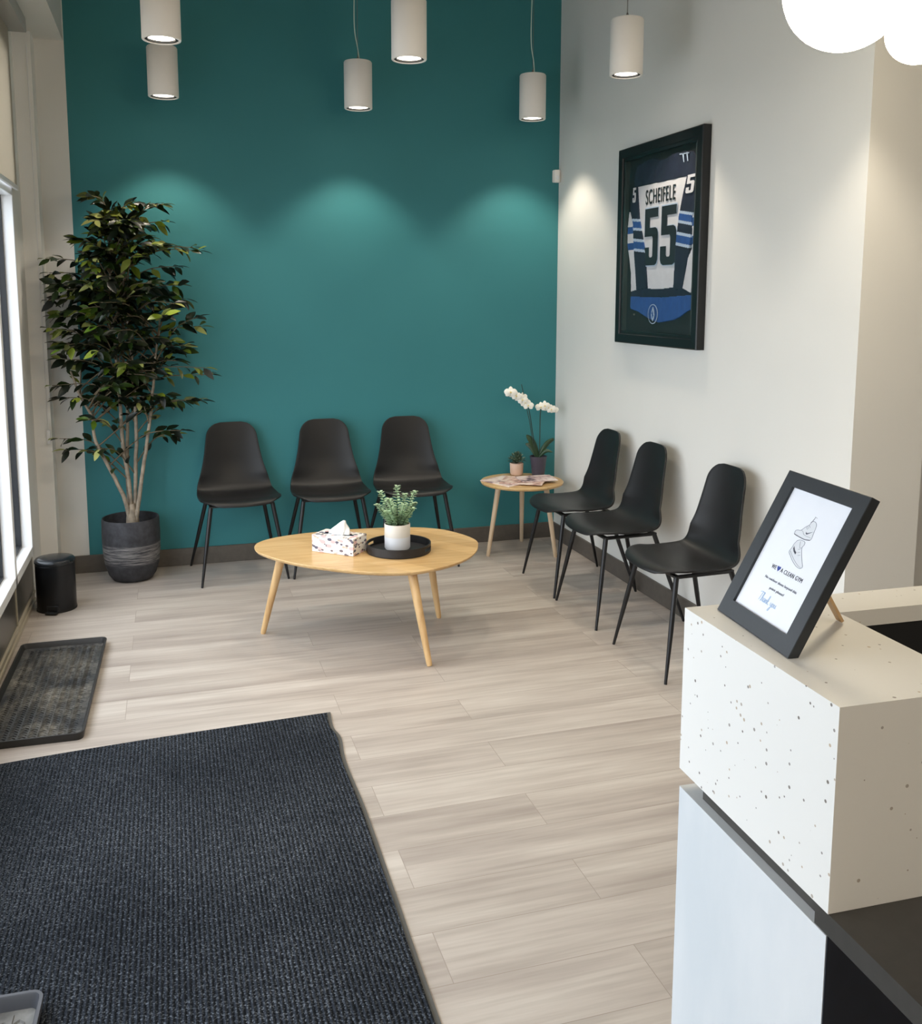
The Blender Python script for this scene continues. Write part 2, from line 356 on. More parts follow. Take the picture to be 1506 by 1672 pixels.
# window wall: pillar, skirting panels, frames
b = B(); box(b, -3.19, -2.957, -0.14, 0, 0, 2.866); box(b, -3.19, -3.042, -0.46, -0.14, 0, 2.866); struct('wall_left_pier', b, M['pier_white'])
winY = [-0.462, -1.02, -2.35, -3.7, -5.05]
for i, (ya, yb) in enumerate(zip(winY, winY[1:])):
    xo = -3.035; xg = -3.085; xin = -3.135; sill = 0.245; tr_ = 2.70; jw = 0.022; rh = 0.045
    b = B()
    box(b, xin, xo, yb, ya, sill, sill + rh, 0.003)                     # bottom rail
    box(b, xin, xo, yb, ya, 2.02, 2.06, 0.003); box(b, xin, xo, yb, ya, tr_, 2.866, 0.003)
    box(b, xin, xo, ya - jw, ya, sill, 2.866, 0.003); box(b, xin, xo, yb, yb + jw, sill, 2.866, 0.003)
    wf = struct('window_%d' % (i + 1), b, M['win_frame'])
    b = B(); g = 0.012; y0, y1 = yb + jw, ya - jw
    for z0, z1 in ((sill + rh, 2.02), (2.06, tr_)):
        box(b, -3.115, xg, y0, y0 + g, z0, z1); box(b, -3.115, xg, y1 - g, y1, z0, z1)
        box(b, -3.115, xg, y0 + g, y1 - g, z0, z0 + g); box(b, -3.115, xg, y0 + g, y1 - g, z1 - g, z1)
    mesh('gasket', b, M['gasket'], wf)
    for z0, z1 in ((sill + rh + g, 2.02 - g), (2.06 + g, tr_ - g)):
        b = B(); box(b, -3.110, -3.104, y0 + g, y1 - g, z0, z1); mesh('pane', b, M['glass'], wf)
    b = B(); box(b, -3.16, -3.046, yb + 0.004, ya - 0.004, 0.06, sill); struct('trim_sill_panel_%d' % (i + 1), b, M['metal_panel'])
    b = B(); box(b, -3.048, -3.040, yb - 0.006, yb + 0.006, 0.05, sill); struct('trim_panel_joint_%d' % (i + 1), b, M['trim'])
b = B(); box(b, -3.16, -3.036, -5.05, -0.462, 0.0, 0.022, 0.003); box(b, -3.16, -3.043, -5.05, -0.462, 0.022, 0.048); box(b, -3.16, -3.036, -5.05, -0.462, 0.048, 0.060, 0.003); struct('baseboard_left', b, M['trim'])
b = B(); box(b, -3.19, WL, Y0, -5.05, 0, 2.866); struct('wall_left', b, M['white_wall'])
# outside
b = B(); box(b, -16, -3.2, -22, 12, -0.25, -0.15); struct('ground_outside', b, M['sidewalk'])

# roller blinds (one per window bay)
def blind(ya, yb, zb, label):
    t = thing('roller_blind', label, 'blind', (-2.97, ya, 2.86), 0, None)
    b = B(); prism(b, [(-3.035, 2.865), (-2.945, 2.865), (-2.943, 2.805), (-2.946, 2.80), (-3.035, 2.80)], lambda x, z, y: (x, y, z), (yb, ya)); mesh('cassette', b, M['grey_box'], t, world=True)
    b = B(); box(b, -3.0205, -3.0190, yb + 0.02, ya - 0.045, zb, 2.81); mesh('fabric', b, M['blind'], t, world=True)
    b = B(); box(b, -3.026, -3.012, yb + 0.02, ya - 0.045, zb - 0.022, zb, 0.003); mesh('bottom_rail', b, M['win_frame'], t, world=True)
    return t
blind(-0.38, -2.34, 2.07, 'pale roller blind half lowered over the window nearest the potted tree')
blind(-2.36, -5.04, 2.07, 'pale roller blind over the entrance windows beside the dark mat')
# blind chain on the pier
t = thing('blind_chain', 'thin white blind chain with its bracket on the pier behind the pedal bin', 'chain', (-2.965, -0.15, 0.9))
b = B(); tube(b, [(-2.975, -0.148, 2.8), (-2.974, -0.148, 1.6), (-2.972, -0.147, 0.80)], 0.0015, 5); mesh('chain', b, M['win_frame'], t, world=True)
b = B(); box(b, -2.980, -2.962, -0.155, -0.1405, 0.76, 0.835, 0.004); mesh('bracket', b, M['win_frame'], t, world=True)

# motion sensor in the corner
t = thing('motion_sensor', 'small white motion sensor mounted high in the corner of the teal wall', 'sensor', (-0.022, -0.0, 2.24))
b = B(); prism(b, [(-0.045, 0), (-0.002, 0), (-0.002, -0.035), (-0.02, -0.045), (-0.04, -0.03)], lambda x, y, z: (x, y, z), (2.24, 2.315)); bmesh.ops.bevel(b, geom=b.edges[:], offset=0.003, segments=2, affect='EDGES'); mesh('housing', b, M['pendant'], t, world=True)
b = B(); box(b, -0.034, -0.014, -0.044, -0.038, 2.255, 2.28, 0.002); mesh('lens', b, M['win_frame'], t, world=True)

# ------------------------------------------------------------------ pendant lamps
def pendant(x, y, label, wob=0.0):
    zb, L, r = 2.545, 0.245, 0.0755
    t = thing('pendant_lamp', label, 'pendant lamp', (x, y, zb), 0, None)
    b = B(); lathe(b, [(r - 0.010, 0.0), (r - 0.002, 0.0), (r, 0.003), (r, L - 0.006), (r - 0.004, L), (0.006, L)], 48, cap0=False)
    lathe(b, [(r - 0.010, 0.0), (r - 0.010, 0.03)], 48, cap0=False, cap1=False); mesh('shade', b, M['pendant'], t, smooth=True)
    b = B(); lathe(b, [(r - 0.0102, 0.004), (r - 0.022, 0.004), (r - 0.023, 0.014)], 48, cap0=False, cap1=False); mesh('trim_ring', b, M['black_matte'], t, smooth=True)
    b = B(); lathe(b, [(r - 0.023, 0.010), (0.03, 0.014), (0.001, 0.015)], 40, cap0=False); mesh('bulb', b, M['lamp_face'], t, smooth=True)
    b = B(); lathe(b, [(0.006, L - 0.002), (0.006, L + 0.02), (0.003, L + 0.03)], 12); mesh('cord_grip', b, M['steel'], t, smooth=True)
    top = H - zb
    if wob is not None:
        pts = [(0.01, 0, L), (0.004 - wob, 0, L + 0.07), (-0.012 - wob, 0, L + 0.17), (-0.012 - wob * 0.8, 0, L + 0.35), (0, 0, top - 0.03)]
        b = B(); tube(b, bez(pts, 6), 0.0028, 6); mesh('cable', b, M['cable'], t, smooth=True)
    b = B(); tube(b, [(0, 0, L), (0, 0, top)], 0.0013 if wob is not None else 0.0018, 5); mesh('suspension_wire', b, M['steel'], t)
    b = B(); lathe(b, [(0.05, top - 0.03), (0.055, top - 0.025), (0.055, top)], 24); mesh('ceiling_rose', b, M['pendant'], t, smooth=True)
    ld = bpy.data.lights.new('pendant_beam', 'SPOT'); ld.energy = SPOT; ld.color = (1.0, 0.88, 0.72); ld.spot_size = R(98); ld.spot_blend = 0.5; ld.shadow_soft_size = 0.045
    lo = bpy.data.objects.new('pendant_beam', ld); C.objects.link(lo); lo.parent = t; lo.location = (0, 0, -0.004)
    return t
pendant(-2.322, -0.34, 'white cylinder pendant lamp above the potted tree, lower of the two at left', None)
pendant(-1.318, -0.34, 'white cylinder pendant lamp on a pale curved cable at the middle of the teal wall', 0.004)
pendant(-0.312, -0.34, 'white cylinder pendant lamp nearest the corner, left of the white wall', 0.0)
pendant(-2.325, -1.47, 'white cylinder pendant lamp at top left, cut off by the frame, above another lamp', None)
pendant(-1.315, -1.46, 'large white cylinder pendant lamp at top middle, cut off by the frame', None)
pendant(-0.300, -1.48, 'white cylinder pendant lamp hanging in front of the white wall above the framed jersey', None)
for x, lb in ((-2.325, 'white cylinder pendant lamp hanging over the charcoal entrance mat'), (-1.33, 'white cylinder pendant lamp hanging over the open floor before the counter'), (-0.325, 'white cylinder pendant lamp hanging near the outer end of the white wall')): pendant(x, -3.05, lb, None)

# unseen glowing panels added behind the camera to brighten faces turned towards it
for x, y, lb in ((0.4, -7.0, 'added glowing fill panel, unseen, over the desk side of the room'), (-1.6, -7.4, 'added glowing fill panel, unseen, over the entrance side of the room')):
    t = thing('added_fill_panel', lb, 'fill light', (x, y, H - 0.045))
    b = B(); box(b, -0.62, 0.62, -0.32, 0.32, 0.012, 0.045); mesh('housing', b, M['pendant'], t)
    b = B(); box(b, -0.59, 0.59, -0.29, 0.29, 0.0, 0.0115); mesh('diffuser', b, M['fill_panel_glow'], t)
# globe chandelier
t = thing('globe_chandelier', 'brass ceiling light with glowing opal glass globes above the counter', 'chandelier', (-0.9, -3.75, 2.5))
for (x, y, z, r) in ((-1.033, -3.896, 2.151, 0.12), (-0.624, -3.644, 2.166, 0.075)):
    b = B(); bmesh.ops.create_uvsphere(b, u_segments=40, v_segments=24, radius=r, matrix=Matrix.Translation((x, y, z))); mesh('globe', b, M['opal'], t, smooth='all', world=True)
    b = B(); lathe(b, [(0.02, z + r - 0.006), (0.022, z + r + 0.01), (0.012, z + r + 0.03)], 20, (x, y, 0)); tube(b, bez([(x, y, z + r + 0.02), (x, y, 2.42), ((x - 0.85) / 2, (y - 3.8) / 2, 2.47), (-0.85, -3.8, 2.48)], 6), 0.007, 8); mesh('arm', b, M['brass'], t, smooth=True, world=True)
b = B(); lathe(b, [(0.035, 2.46), (0.035, 2.50), (0.012, 2.52), (0.010, H - 0.04), (0.07, H - 0.035), (0.07, H)], 24, (-0.85, -3.8, 0)); mesh('stem', b, M['brass'], t, smooth=True, world=True)

# ------------------------------------------------------------------ framed jersey on the right wall
FY0, FY1, FZ0, FZ1 = -0.905, -1.736, 1.302, 2.3045
t = thing('framed_jersey', 'black framed hockey jersey with large number 55 hung on the white wall', 'framed jersey', (0, (FY0 + FY1) / 2, FZ0))
F = lambda y, z, x: (x, y, z)
b = B()
def mould(bm, y0, y1, z0, z1, wd, x_back, x_front, x_in):
    # mitred moulding: outer and inner loops
    lo = [(y0, z0), (y1, z0), (y1, z1), (y0, z1)]
    sgn = -1 if y1 < y0 else 1
    def ins(k): return [(y0 + sgn * k, z0 + k), (y1 - sgn * k, z0 + k), (y1 - sgn * k, z1 - k), (y0 + sgn * k, z1 - k)]
    loops = [(ins(0), x_back), (ins(0), x_front + 0.004), (ins(0.005), x_front), (ins(wd * 0.72), x_front + 0.001), (ins(wd * 0.78), x_front + 0.007), (ins(wd), x_front + 0.009), (ins(wd), x_in)]
    prev = None
    for pts, x in loops:
        vs = [bm.verts.new((x, p[0], p[1])) for p in pts]
        if prev: bridge(bm, prev, vs)
        prev = vs
mould(b, FY0, FY1, FZ0, FZ1, 0.062, -0.001, -0.044, -0.012)
mesh('frame', b, M['frame_black'], t, world=True)
b = B(); box(b, -0.011, -0.003, FY1 + 0.01, FY0 - 0.01, FZ0 + 0.01, FZ1 - 0.01); mesh('backing_board', b, M['backing'], t, world=True)
for ya in (FY0 - 0.072, FY1 + 0.0625): b = B(); box(b, -0.034, -0.0112, ya, ya + 0.0095, FZ0 + 0.065, FZ1 - 0.065); mesh('side_spacer', b, M['box_side'], t, world=True)
polys = dict(
 yoke=[(-1.048,2.165),(-1.076,2.208),(-1.12,2.214),(-1.236,2.223),(-1.30,2.205),(-1.38,2.205),(-1.432,2.218),(-1.545,2.213),(-1.613,2.203),(-1.646,2.176),(-1.652,2.099),(-1.572,2.1),(-1.082,2.101),(-1.041,2.104)],
 lsleeve=[(-1.041,2.104),(-1.082,2.101),(-1.111,1.943),(-1.183,1.769),(-1.213,1.588),(-1.103,1.579),(-1.062,1.79),(-1.045,1.917),(-1.008,1.998)],
 lwhite=[(-0.998,1.982),(-1.049,1.913),(-1.062,1.79),(-1.103,1.581),(-1.035,1.571),(-1.033,1.665),(-0.985,1.812),(-0.985,1.908)],
 rsleeve=[(-1.572,2.1),(-1.652,2.099),(-1.660,1.953),(-1.627,1.911),(-1.629,1.841),(-1.612,1.765),(-1.601,1.723),(-1.555,1.58),(-1.478,1.576),(-1.488,1.785),(-1.508,1.92),(-1.537,2.009)],
 rwhite=[(-1.656,1.958),(-1.627,1.911),(-1.634,1.764),(-1.601,1.723),(-1.554,1.585),(-1.63,1.563),(-1.654,1.623),(-1.651,1.749),(-1.660,1.846)],
 body=[(-1.082,2.101),(-1.572,2.1),(-1.537,2.009),(-1.508,1.92),(-1.488,1.785),(-1.477,1.59),(-1.352,1.582),(-1.213,1.584),(-1.183,1.769),(-1.111,1.943)],
 hemdark=[(-1.035,1.573),(-1.103,1.583),(-1.213,1.590),(-1.352,1.586),(-1.477,1.590),(-1.554,1.588),(-1.634,1.566),(-1.653,1.553),(-1.652,1.545),(-1.028,1.541)],
 hemblue=[(-1.028,1.545),(-1.355,1.54),(-1.653,1.553),(-1.653,1.491),(-1.592,1.473),(-1.54,1.45),(-1.481,1.434),(-1.331,1.417),(-1.219,1.437),(-1.118,1.467),(-1.031,1.481)])
def inside(p, poly):
    x, y = p; r = False; j = len(poly) - 1
    for i in range(len(poly)):
        xi, yi = poly[i]; xj, yj = poly[j]
        if (yi > y) != (yj > y) and x < (xj - xi) * (y - yi) / (yj - yi + 1e-12) + xi: r = not r
        j = i
    return r
base_h = dict(yoke=0.006, lsleeve=0.010, rsleeve=0.010, lwhite=0.007, rwhite=0.007, body=0.004, hemdark=0.003, hemblue=0.004)
def cloth_x(y, z, reg):
    n = noise.noise(Vector((y * 9, z * 4, 3.1))) * 0.0022 + noise.noise(Vector((y * 30, z * 9, 7.7))) * 0.0009
    if reg == 'yoke': n += 0.0015 * math.sin((y + 1.32) * 55 - abs(z - 2.2) * 40) 
    if reg == 'body': n *= 0.6
    return -0.0125 - base_h[reg] - max(-0.003, n)
jer = B(); mats = [M['jersey_navy'], M['jersey_white'], M['jersey_blue'], M['jersey_light']]
def colour(reg, y, z):
    if reg in ('yoke', 'hemdark'): return 0
    if reg == 'hemblue': return 2
    if reg in ('lsleeve', 'rsleeve'):
        k = (y + 1.10) * 0.10 if reg == 'lsleeve' else (y + 1.57) * 0.16
        zz = z - k
        for z0, z1, c in ((1.925, 1.938, 3), (1.893, 1.925, 2), (1.880, 1.893, 3), (1.838, 1.880, 0), (1.824, 1.838, 3), (1.788, 1.824, 2), (1.774, 1.788, 3)):
            if z0 <= zz < z1: return c
        return 0
    if reg in ('lwhite', 'rwhite'):
        for z0, z1 in ((1.868, 1.905), (1.785, 1.822)):
            if z0 <= z < z1: return 2
        return 1
    return 1
step = 0.0032
def cells(reg, zone=None):
    poly = polys[reg]; ys = [p[0] for p in poly]; zs = [p[1] for p in poly]
    y = min(ys); grid = {}
    bm = B()
    ny = int((max(ys) - min(ys)) / step) + 1; nz = int((max(zs) - min(zs)) / step) + 1
    def v(i, j):
        if (i, j) not in grid:
            yy, zz = min(ys) + i * step, min(zs) + j * step; grid[i, j] = bm.verts.new((cloth_x(yy, zz, reg), yy, zz))
        return grid[i, j]
    for i in range(ny):
        for j in range(nz):
            c = (min(ys) + (i + .5) * step, min(zs) + (j + .5) * step)
            if inside(c, poly):
                f = bm.faces.new((v(i, j), v(i + 1, j), v(i + 1, j + 1), v(i, j + 1))); f.material_index = colour(reg, *c)
    # turn the cloth edge back to the board
    be = [e for e in bm.edges if e.is_boundary]
    r = bmesh.ops.extrude_edge_only(bm, edges=be)
    for g in r['geom']:
        if isinstance(g, bmesh.types.BMVert): g.co.x = -0.0115
    return bm
jroot = None
for reg, nm in (('body', 'jersey'), ('yoke', 'shoulder_yoke'), ('lsleeve', 'sleeve'), ('rsleeve', 'sleeve'), ('lwhite', 'sleeve_cuff'), ('rwhite', 'sleeve_cuff'), ('hemdark', 'hem_band'), ('hemblue', 'hem_tail')):
    bm = cells(reg); o = mesh(nm, bm, mats, t, smooth='all', world=True)
    if nm == 'jersey': jroot = o
    else: o.parent = jroot
lab = {'jersey': 'white back panel of the jersey', 'shoulder_yoke': 'navy shoulder panel', 'hem_tail': 'blue hem tail with a round emblem'}
for o in [jroot] + list(jroot.children):
    k = o.name.split('.')[0]
    if k in lab: o['label'] = lab[k]
def digit5(bm, y0, y1, z0, z1, x, th, slant=0.0, depth=0.0015):
    """blocky 5: y0 is the left edge (towards the corner), y1 the right edge"""
    W_, H_ = y1 - y0, z1 - z0
    s = [(0.04, 1), (0.98, 1), (0.98, 0.84), (0.38, 0.84), (0.38, 0.66), (0.80, 0.66), (0.93, 0.63), (1, 0.56), (1, 0.10), (0.93, 0.03), (0.80, 0), (0.20, 0), (0.07, 0.03), (0, 0.10), (0, 0.32), (0.36, 0.32), (0.36, 0.17), (0.42, 0.14), (0.58, 0.14), (0.63, 0.17), (0.63, 0.47), (0.58, 0.51), (0.04, 0.51)]
    prism(bm, [(y0 + W_ * (a + slant * (b_ - .5)), z0 + H_ * b_) for a, b_ in s], F, (x, x - depth))
b = B()
digit5(b, -1.170, -1.312, 1.700, 1.980, -0.0205, 0); digit5(b, -1.338, -1.490, 1.697, 1.980, -0.0205, 0)
o = mesh('back_number', b, M['jersey_digit'], t, world=True, label='dark number 55'); o.parent = jroot
b = B()
for ya, yb in ((-1.166, -1.316), (-1.334, -1.494)): digit5(b, ya, yb, 1.694, 1.986, -0.0202, 0, 0, 0.0010)
o = mesh('number_outline', b, M['jersey_light'], t, world=True); o.parent = jroot
for q in ((-1.578, -1.648, 2.018, 2.100, -0.026, 0, 0.25), (-1.046, -1.078, 2.024, 2.098, -0.026, 0, 0.1)): b = B(); digit5(b, *q); o = mesh('sleeve_number', b, M['jersey_white'], t, world=True); o.parent = jroot
def text_bm(s, h, wscale=1.0, depth=0.0004, off=0.0, width=None, shear=0.0, align='CENTER'):
    cu = bpy.data.curves.new('lettering', 'FONT'); cu.body = s; cu.size = 1; cu.align_x = align; cu.extrude = depth / 2 / h; cu.offset = off; cu.shear = shear; cu.resolution_u = 6; cu.space_character = 1.12 if s.isupper() else 1.0
    o = bpy.data.objects.new('lettering', cu); C.objects.link(o); bpy.context.view_layer.update()
    dg = bpy.context.evaluated_depsgraph_get(); me = bpy.data.meshes.new_from_object(o.evaluated_get(dg))
    bm = B(); bm.from_mesh(me); bpy.data.objects.remove(o); bpy.data.curves.remove(cu); bpy.data.meshes.remove(me)
    xs = [v.co.x for v in bm.verts]
    cap = 0.70
    k = h / cap; kx = k * wscale if width is None else width / (max(xs) - min(xs))
    for v in bm.verts: v.co.x *= kx; v.co.y *= k; v.co.z *= h
    return bm
b = text_bm('SCHEIFELE', 0.072, width=0.292, depth=0.002, off=0.002)
b.transform(Matrix(((0, 0, -1, -0.0205), (-1, 0, 0, -1.321), (0, 1, 0, 2.003), (0, 0, 0, 1)))); o = mesh('name_lettering', b, M['jersey_digit'], t, world=True); o.parent = jroot
# round crest on the hem tail: ring with an upright feather shape
b = B(); cy_, cz_ = -1.281, 1.458
for r0, r1 in ((0.049, 0.045),):
    o1 = [(cy_ + r0 * math.cos(a * PI / 24), cz_ + r0 * math.sin(a * PI / 24)) for a in range(48)]; o2 = [(cy_ + r1 * math.cos(a * PI / 24), cz_ + r1 * math.sin(a * PI / 24)) for a in range(48)]
    A_ = [b.verts.new((-0.0215, *p)) for p in o1]; B_ = [b.verts.new((-0.0215, *p)) for p in o2]; C_ = [b.verts.new((-0.0195, *p)) for p in o1]; bridge(b, A_, B_); bridge(b, A_, C_)
leaf = [(0, 0.036), (-0.012, 0.016), (-0.017, -0.004), (-0.012, -0.022), (0, -0.036), (0.012, -0.022), (0.017, -0.004), (0.012, 0.016)]
prism(b, [(cy_ + x, cz_ + z) for x, z in leaf], F, (-0.0195, -0.0215)); o = mesh('crest', b, M['jersey_light'], t, world=True); o.parent = jroot
b = B(); prism(b, [(cy_ + x * 0.35, cz_ + z * 0.62) for x, z in leaf], F, (-0.0216, -0.0222)); prism(b, [(cy_ - 0.010, cz_ - 0.012), (cy_ + 0.012, cz_ + 0.003), (cy_ + 0.012, cz_ + 0.008), (cy_ - 0.010, cz_ - 0.006)], F, (-0.0216, -0.0222)); o = mesh('crest_mark', b, M['jersey_blue'], t, world=True); o.parent = jroot
b = B()
for y in (-1.525, -1.56): prism(b, [(y, 2.206), (y - 0.012, 2.206), (y - 0.020, 2.165), (y - 0.013, 2.165)], F, (-0.022, -0.0235))
prism(b, [(-1.50, 2.208), (-1.585, 2.203), (-1.585, 2.199), (-1.50, 2.203)], F, (-0.0221, -0.0235)); o = mesh('shoulder_mark', b, M['jersey_light'], t, world=True); o.parent = jroot
for y, z in ((-1.07, 1.452), (-1.64, 1.447)):
    b = B(); bmesh.ops.create_uvsphere(b, u_segments=10, v_segments=6, radius=0.005, matrix=Matrix.Translation((-0.014, y, z))); mesh('pin', b, M['steel'], t, world=True)
b = B(); box(b, -0.0365, -0.0345, FY1 + 0.06, FY0 - 0.06, FZ0 + 0.06, FZ1 - 0.06); mesh('glass_pane', b, M['glass'], t, world=True)

# ------------------------------------------------------------------ chairs
def chair_proto():
    t = thing('waiting_chair', 'black chair', 'chair')
    prof = [(-0.475, 0.425), (-0.470, 0.438), (-0.440, 0.449), (-0.38, 0.447), (-0.31, 0.438), (-0.228, 0.431), (-0.165, 0.434), (-0.122, 0.450), (-0.096, 0.482), (-0.081, 0.528), (-0.066, 0.59), (-0.057, 0.66), (-0.048, 0.73), (-0.040, 0.79), (-0.034, 0.830)]
    wid = [0.212, 0.214, 0.217, 0.219, 0.2185, 0.217, 0.213, 0.208, 0.202, 0.190, 0.172, 0.157, 0.146, 0.138, 0.134]
    P = bez([(p[0], p[1], w_) for p, w_ in zip(prof, wid)], 4)
    arc = [0]
    for a, c in zip(P, P[1:]): arc.append(arc[-1] + math.hypot(c.x - a.x, c.y - a.y))
    L = arc[-1]; nu = 20
    bm = B(); rows = []
    for k, p in enumerate(P):
        s = arc[k]; W_ = p.z
        for d, rr in ((L - s, 0.075), (s, 0.11)):
            if d < rr: W_ = W_ - rr + math.sqrt(max(0, rr * rr - (rr - d) ** 2))
        f = s / L; row = []
        back = min(1, max(0, (f - 0.42) / 0.2)); seat = 1 - back
        for i in range(nu + 1):
            u = -1 + 2 * i / nu
            wr = (W_ / p.z); uu = u * wr
            y = p.x - back * 0.038 * uu * uu * (1 - 0.55 * max(0, (f - 0.62) / 0.38)) + (0.045 * uu * uu * max(0, 1 - s / 0.2))
            mid = math.exp(-((f - 0.40) / 0.16) ** 2)
            z = p.y + seat * 0.006 * uu * uu + mid * 0.014 * abs(uu) ** 2.4 - 0.010 * max(0, 1 - s / 0.12) * (uu ** 4)
            row.append(bm.verts.new((u * W_, y, z)))
        rows.append(row)
    for a, c in zip(rows, rows[1:]):
        for i in range(nu): bm.faces.new((a[i], a[i + 1], c[i + 1], c[i]))
    o = mesh('seat_shell', bm, M['black_plastic'], t, smooth='all')
    md = o.modifiers.new('thick', 'SOLIDIFY'); md.thickness = 0.009; md.offset = 0
    md = o.modifiers.new('round', 'BEVEL'); md.width = 0.0035; md.segments = 2; md.limit_method = 'ANGLE'; md.angle_limit = R(50)
    tops = {'f': (0.165, -0.385, 0.418), 'r': (0.155, -0.125, 0.418)}
    feet = {'f': (0.232, -0.458, 0.0), 'r': (0.2417, 0.0, 0.0)}
    for sx in (-1, 1):
        for k in 'fr':
            a, c = Vector(tops[k]), Vector(feet[k]); a.x *= sx; c.x *= sx
            b = B(); tube(b, [a, a.lerp(c, 0.5), c + (a - c) * 0.0], [0.0115, 0.0105, 0.0062], 14); mesh('leg', b, M['black_metal'], t, smooth=True)
    b = B()
    for k in 'fr':
        a = Vector(tops[k]); box(b, -a.x - 0.008, a.x + 0.008, a.y - 0.011, a.y + 0.011, 0.414, 0.4255, 0.002)
    for sx in (-1, 1):
        pa, pb = Vector(tops['f']), Vector(tops['r']); pa.x *= sx; pb.x *= sx; pa.z = pb.z = 0.4185
        tube(b, [pa, pb], 0.009, 8)
    mesh('seat_frame', b, M['black_metal'], t)
    return t
def copy_tree(o, parent=None):
    c = o.copy(); C.objects.link(c); c.parent = parent
    for ch in o.children: copy_tree(ch, c)
    return c
proto = chair_proto()
spots = [(-2.0259, -0.0100, 0.0811, 'black plastic shell chair against the teal wall, the one nearest the potted tree', 'chairs along the teal wall'),
 (-1.4917, -0.0140, -0.0149, 'black plastic shell chair in the middle of the row against the teal wall', 'chairs along the teal wall'),
 (-1.0040, -0.0240, -0.0417, 'black plastic shell chair against the teal wall, partly behind the small eucalyptus planter', 'chairs along the teal wall'),
 (-0.0290, -0.9600, -PI / 2 - 0.0117, 'black plastic shell chair against the white wall beside the round side table', 'chairs along the white wall'),
 (-0.0300, -1.4450, -PI / 2 + 0.0096, 'black plastic shell chair in the middle of the row against the white wall', 'chairs along the white wall'),
 (-0.0270, -2.0956, -PI / 2 + 0.0024, 'black plastic shell chair against the white wall, nearest the counter and set apart', 'chairs along the white wall')]
for i, (x, y, a, lb, gr) in enumerate(spots):
    o = proto if i == 0 else copy_tree(proto)
    o.location = (x, y, 0); o.rotation_euler = (0, 0, a); tag(o, lb, None, gr)

# ------------------------------------------------------------------ coffee table
t = thing('coffee_table', 'low light oak coffee table with rounded egg-shaped top on three splayed legs', 'coffee table', (-1.48, -1.42, 0))
ol = [(-2.002, -1.26), (-1.985, -1.34), (-1.931, -1.445), (-1.845, -1.56), (-1.74, -1.655), (-1.62, -1.745), (-1.506, -1.80), (-1.382, -1.822), (-1.233, -1.775), (-1.12, -1.69), (-1.045, -1.59), (-1.0, -1.48), (-0.985, -1.40), (-1.005, -1.30), (-1.06, -1.184), (-1.12, -1.12), (-1.20, -1.075), (-1.335, -1.04), (-1.49, -1.025), (-1.64, -1.025), (-1.788, -1.045), (-1.91, -1.09), (-1.984, -1.164)]
P = bez([(x, y, 0) for x, y in ol + ol[:3]], 4); P = P[4:4 + 4 * len(ol)]
cx_ = sum(p.x for p in P) / len(P); cy2 = sum(p.y for p in P) / len(P)
b = B(); prev = None
for k, z in ((0.955, 0.380), (0.985, 0.386), (0.998, 0.394), (1.0, 0.398), (0.997, 0.400)):
    vs = [b.verts.new((cx_ + (p.x - cx_) * k, cy2 + (p.y - cy2) * k, z)) for p in P]
    if prev: bridge(b, prev, vs)
    else: b.faces.new(vs)
    prev = vs
b.faces.new(prev); mesh('tabletop', b, M['oak_top'], t, smooth=True, world=True)
for fx, fy, tx, ty in ((-1.976, -1.274, -1.885, -1.315), (-1.341, -1.870, -1.385, -1.740), (-1.139, -1.299, -1.200, -1.320)):
    b = B(); a, c = Vector((tx, ty, 0.382)), Vector((fx, fy, 0)); tube(b, [a, a.lerp(c, 0.06), a.lerp(c, 0.97), c], [0.019, 0.0205, 0.0125, 0.0105], 20); mesh('leg', b, M['oak'], t, smooth=True, world=True)

# serving tray with handle slots
TZ = 0.4005
t = thing('serving_tray', 'round black serving tray with handle slots on the coffee table', 'tray', (-1.38, -1.482, TZ))
b = B(); n = 72; r = 0.146; hh = 0.040; th = 0.006
lathe(b, [(r - 0.002, 0), (r, 0.004), (r, 0.006)], n, cap1=False); lathe(b, [(r - th, 0.0065)], n, cap0=False) ; 
slot_c = [R(148), R(148 + 180)]
def wallpt(i, z, rr): a = 2 * PI * i / n; return (rr * math.cos(a), rr * math.sin(a), z)
zs = [0.006, 0.014, 0.028, hh]
grid = {}
def gv(i, j, k):
    key = (i % n, j, k)
    if key not in grid: grid[key] = b.verts.new(wallpt(i % n, zs[j], r if k == 0 else r - th))
    return grid[key]
def isslot(i):
    a = 2 * PI * (i + .5) / n
    return any(abs((a - s + PI) % (2 * PI) - PI) < R(17) for s in slot_c)
for i in range(n):
    for j in range(3):
        if j == 1 and isslot(i):
            b.faces.new((gv(i, 1, 0), gv(i + 1, 1, 0), gv(i + 1, 1, 1), gv(i, 1, 1))); b.faces.new((gv(i, 2, 0), gv(i + 1, 2, 0), gv(i + 1, 2, 1), gv(i, 2, 1)))
            if not isslot(i - 1): b.faces.new((gv(i, 1, 0), gv(i, 2, 0), gv(i, 2, 1), gv(i, 1, 1)))
            if not isslot(i + 1): b.faces.new((gv(i + 1, 1, 0), gv(i + 1, 2, 0), gv(i + 1, 2, 1), gv(i + 1, 1, 1)))
            continue
        for k in (0, 1): b.faces.new((gv(i, j, k), gv(i + 1, j, k), gv(i + 1, j + 1, k), gv(i, j + 1, k)))
    b.faces.new((gv(i, 3, 0), gv(i + 1, 3, 0), gv(i + 1, 3, 1), gv(i, 3, 1)))
b.faces.new([gv(i, 0, 1) for i in range(n)])
bmesh.ops.remove_doubles(b, verts=b.verts, dist=0.0003)
mesh('serving_tray_body', b, M['tray'], t, smooth=True).name = 'tray_body'

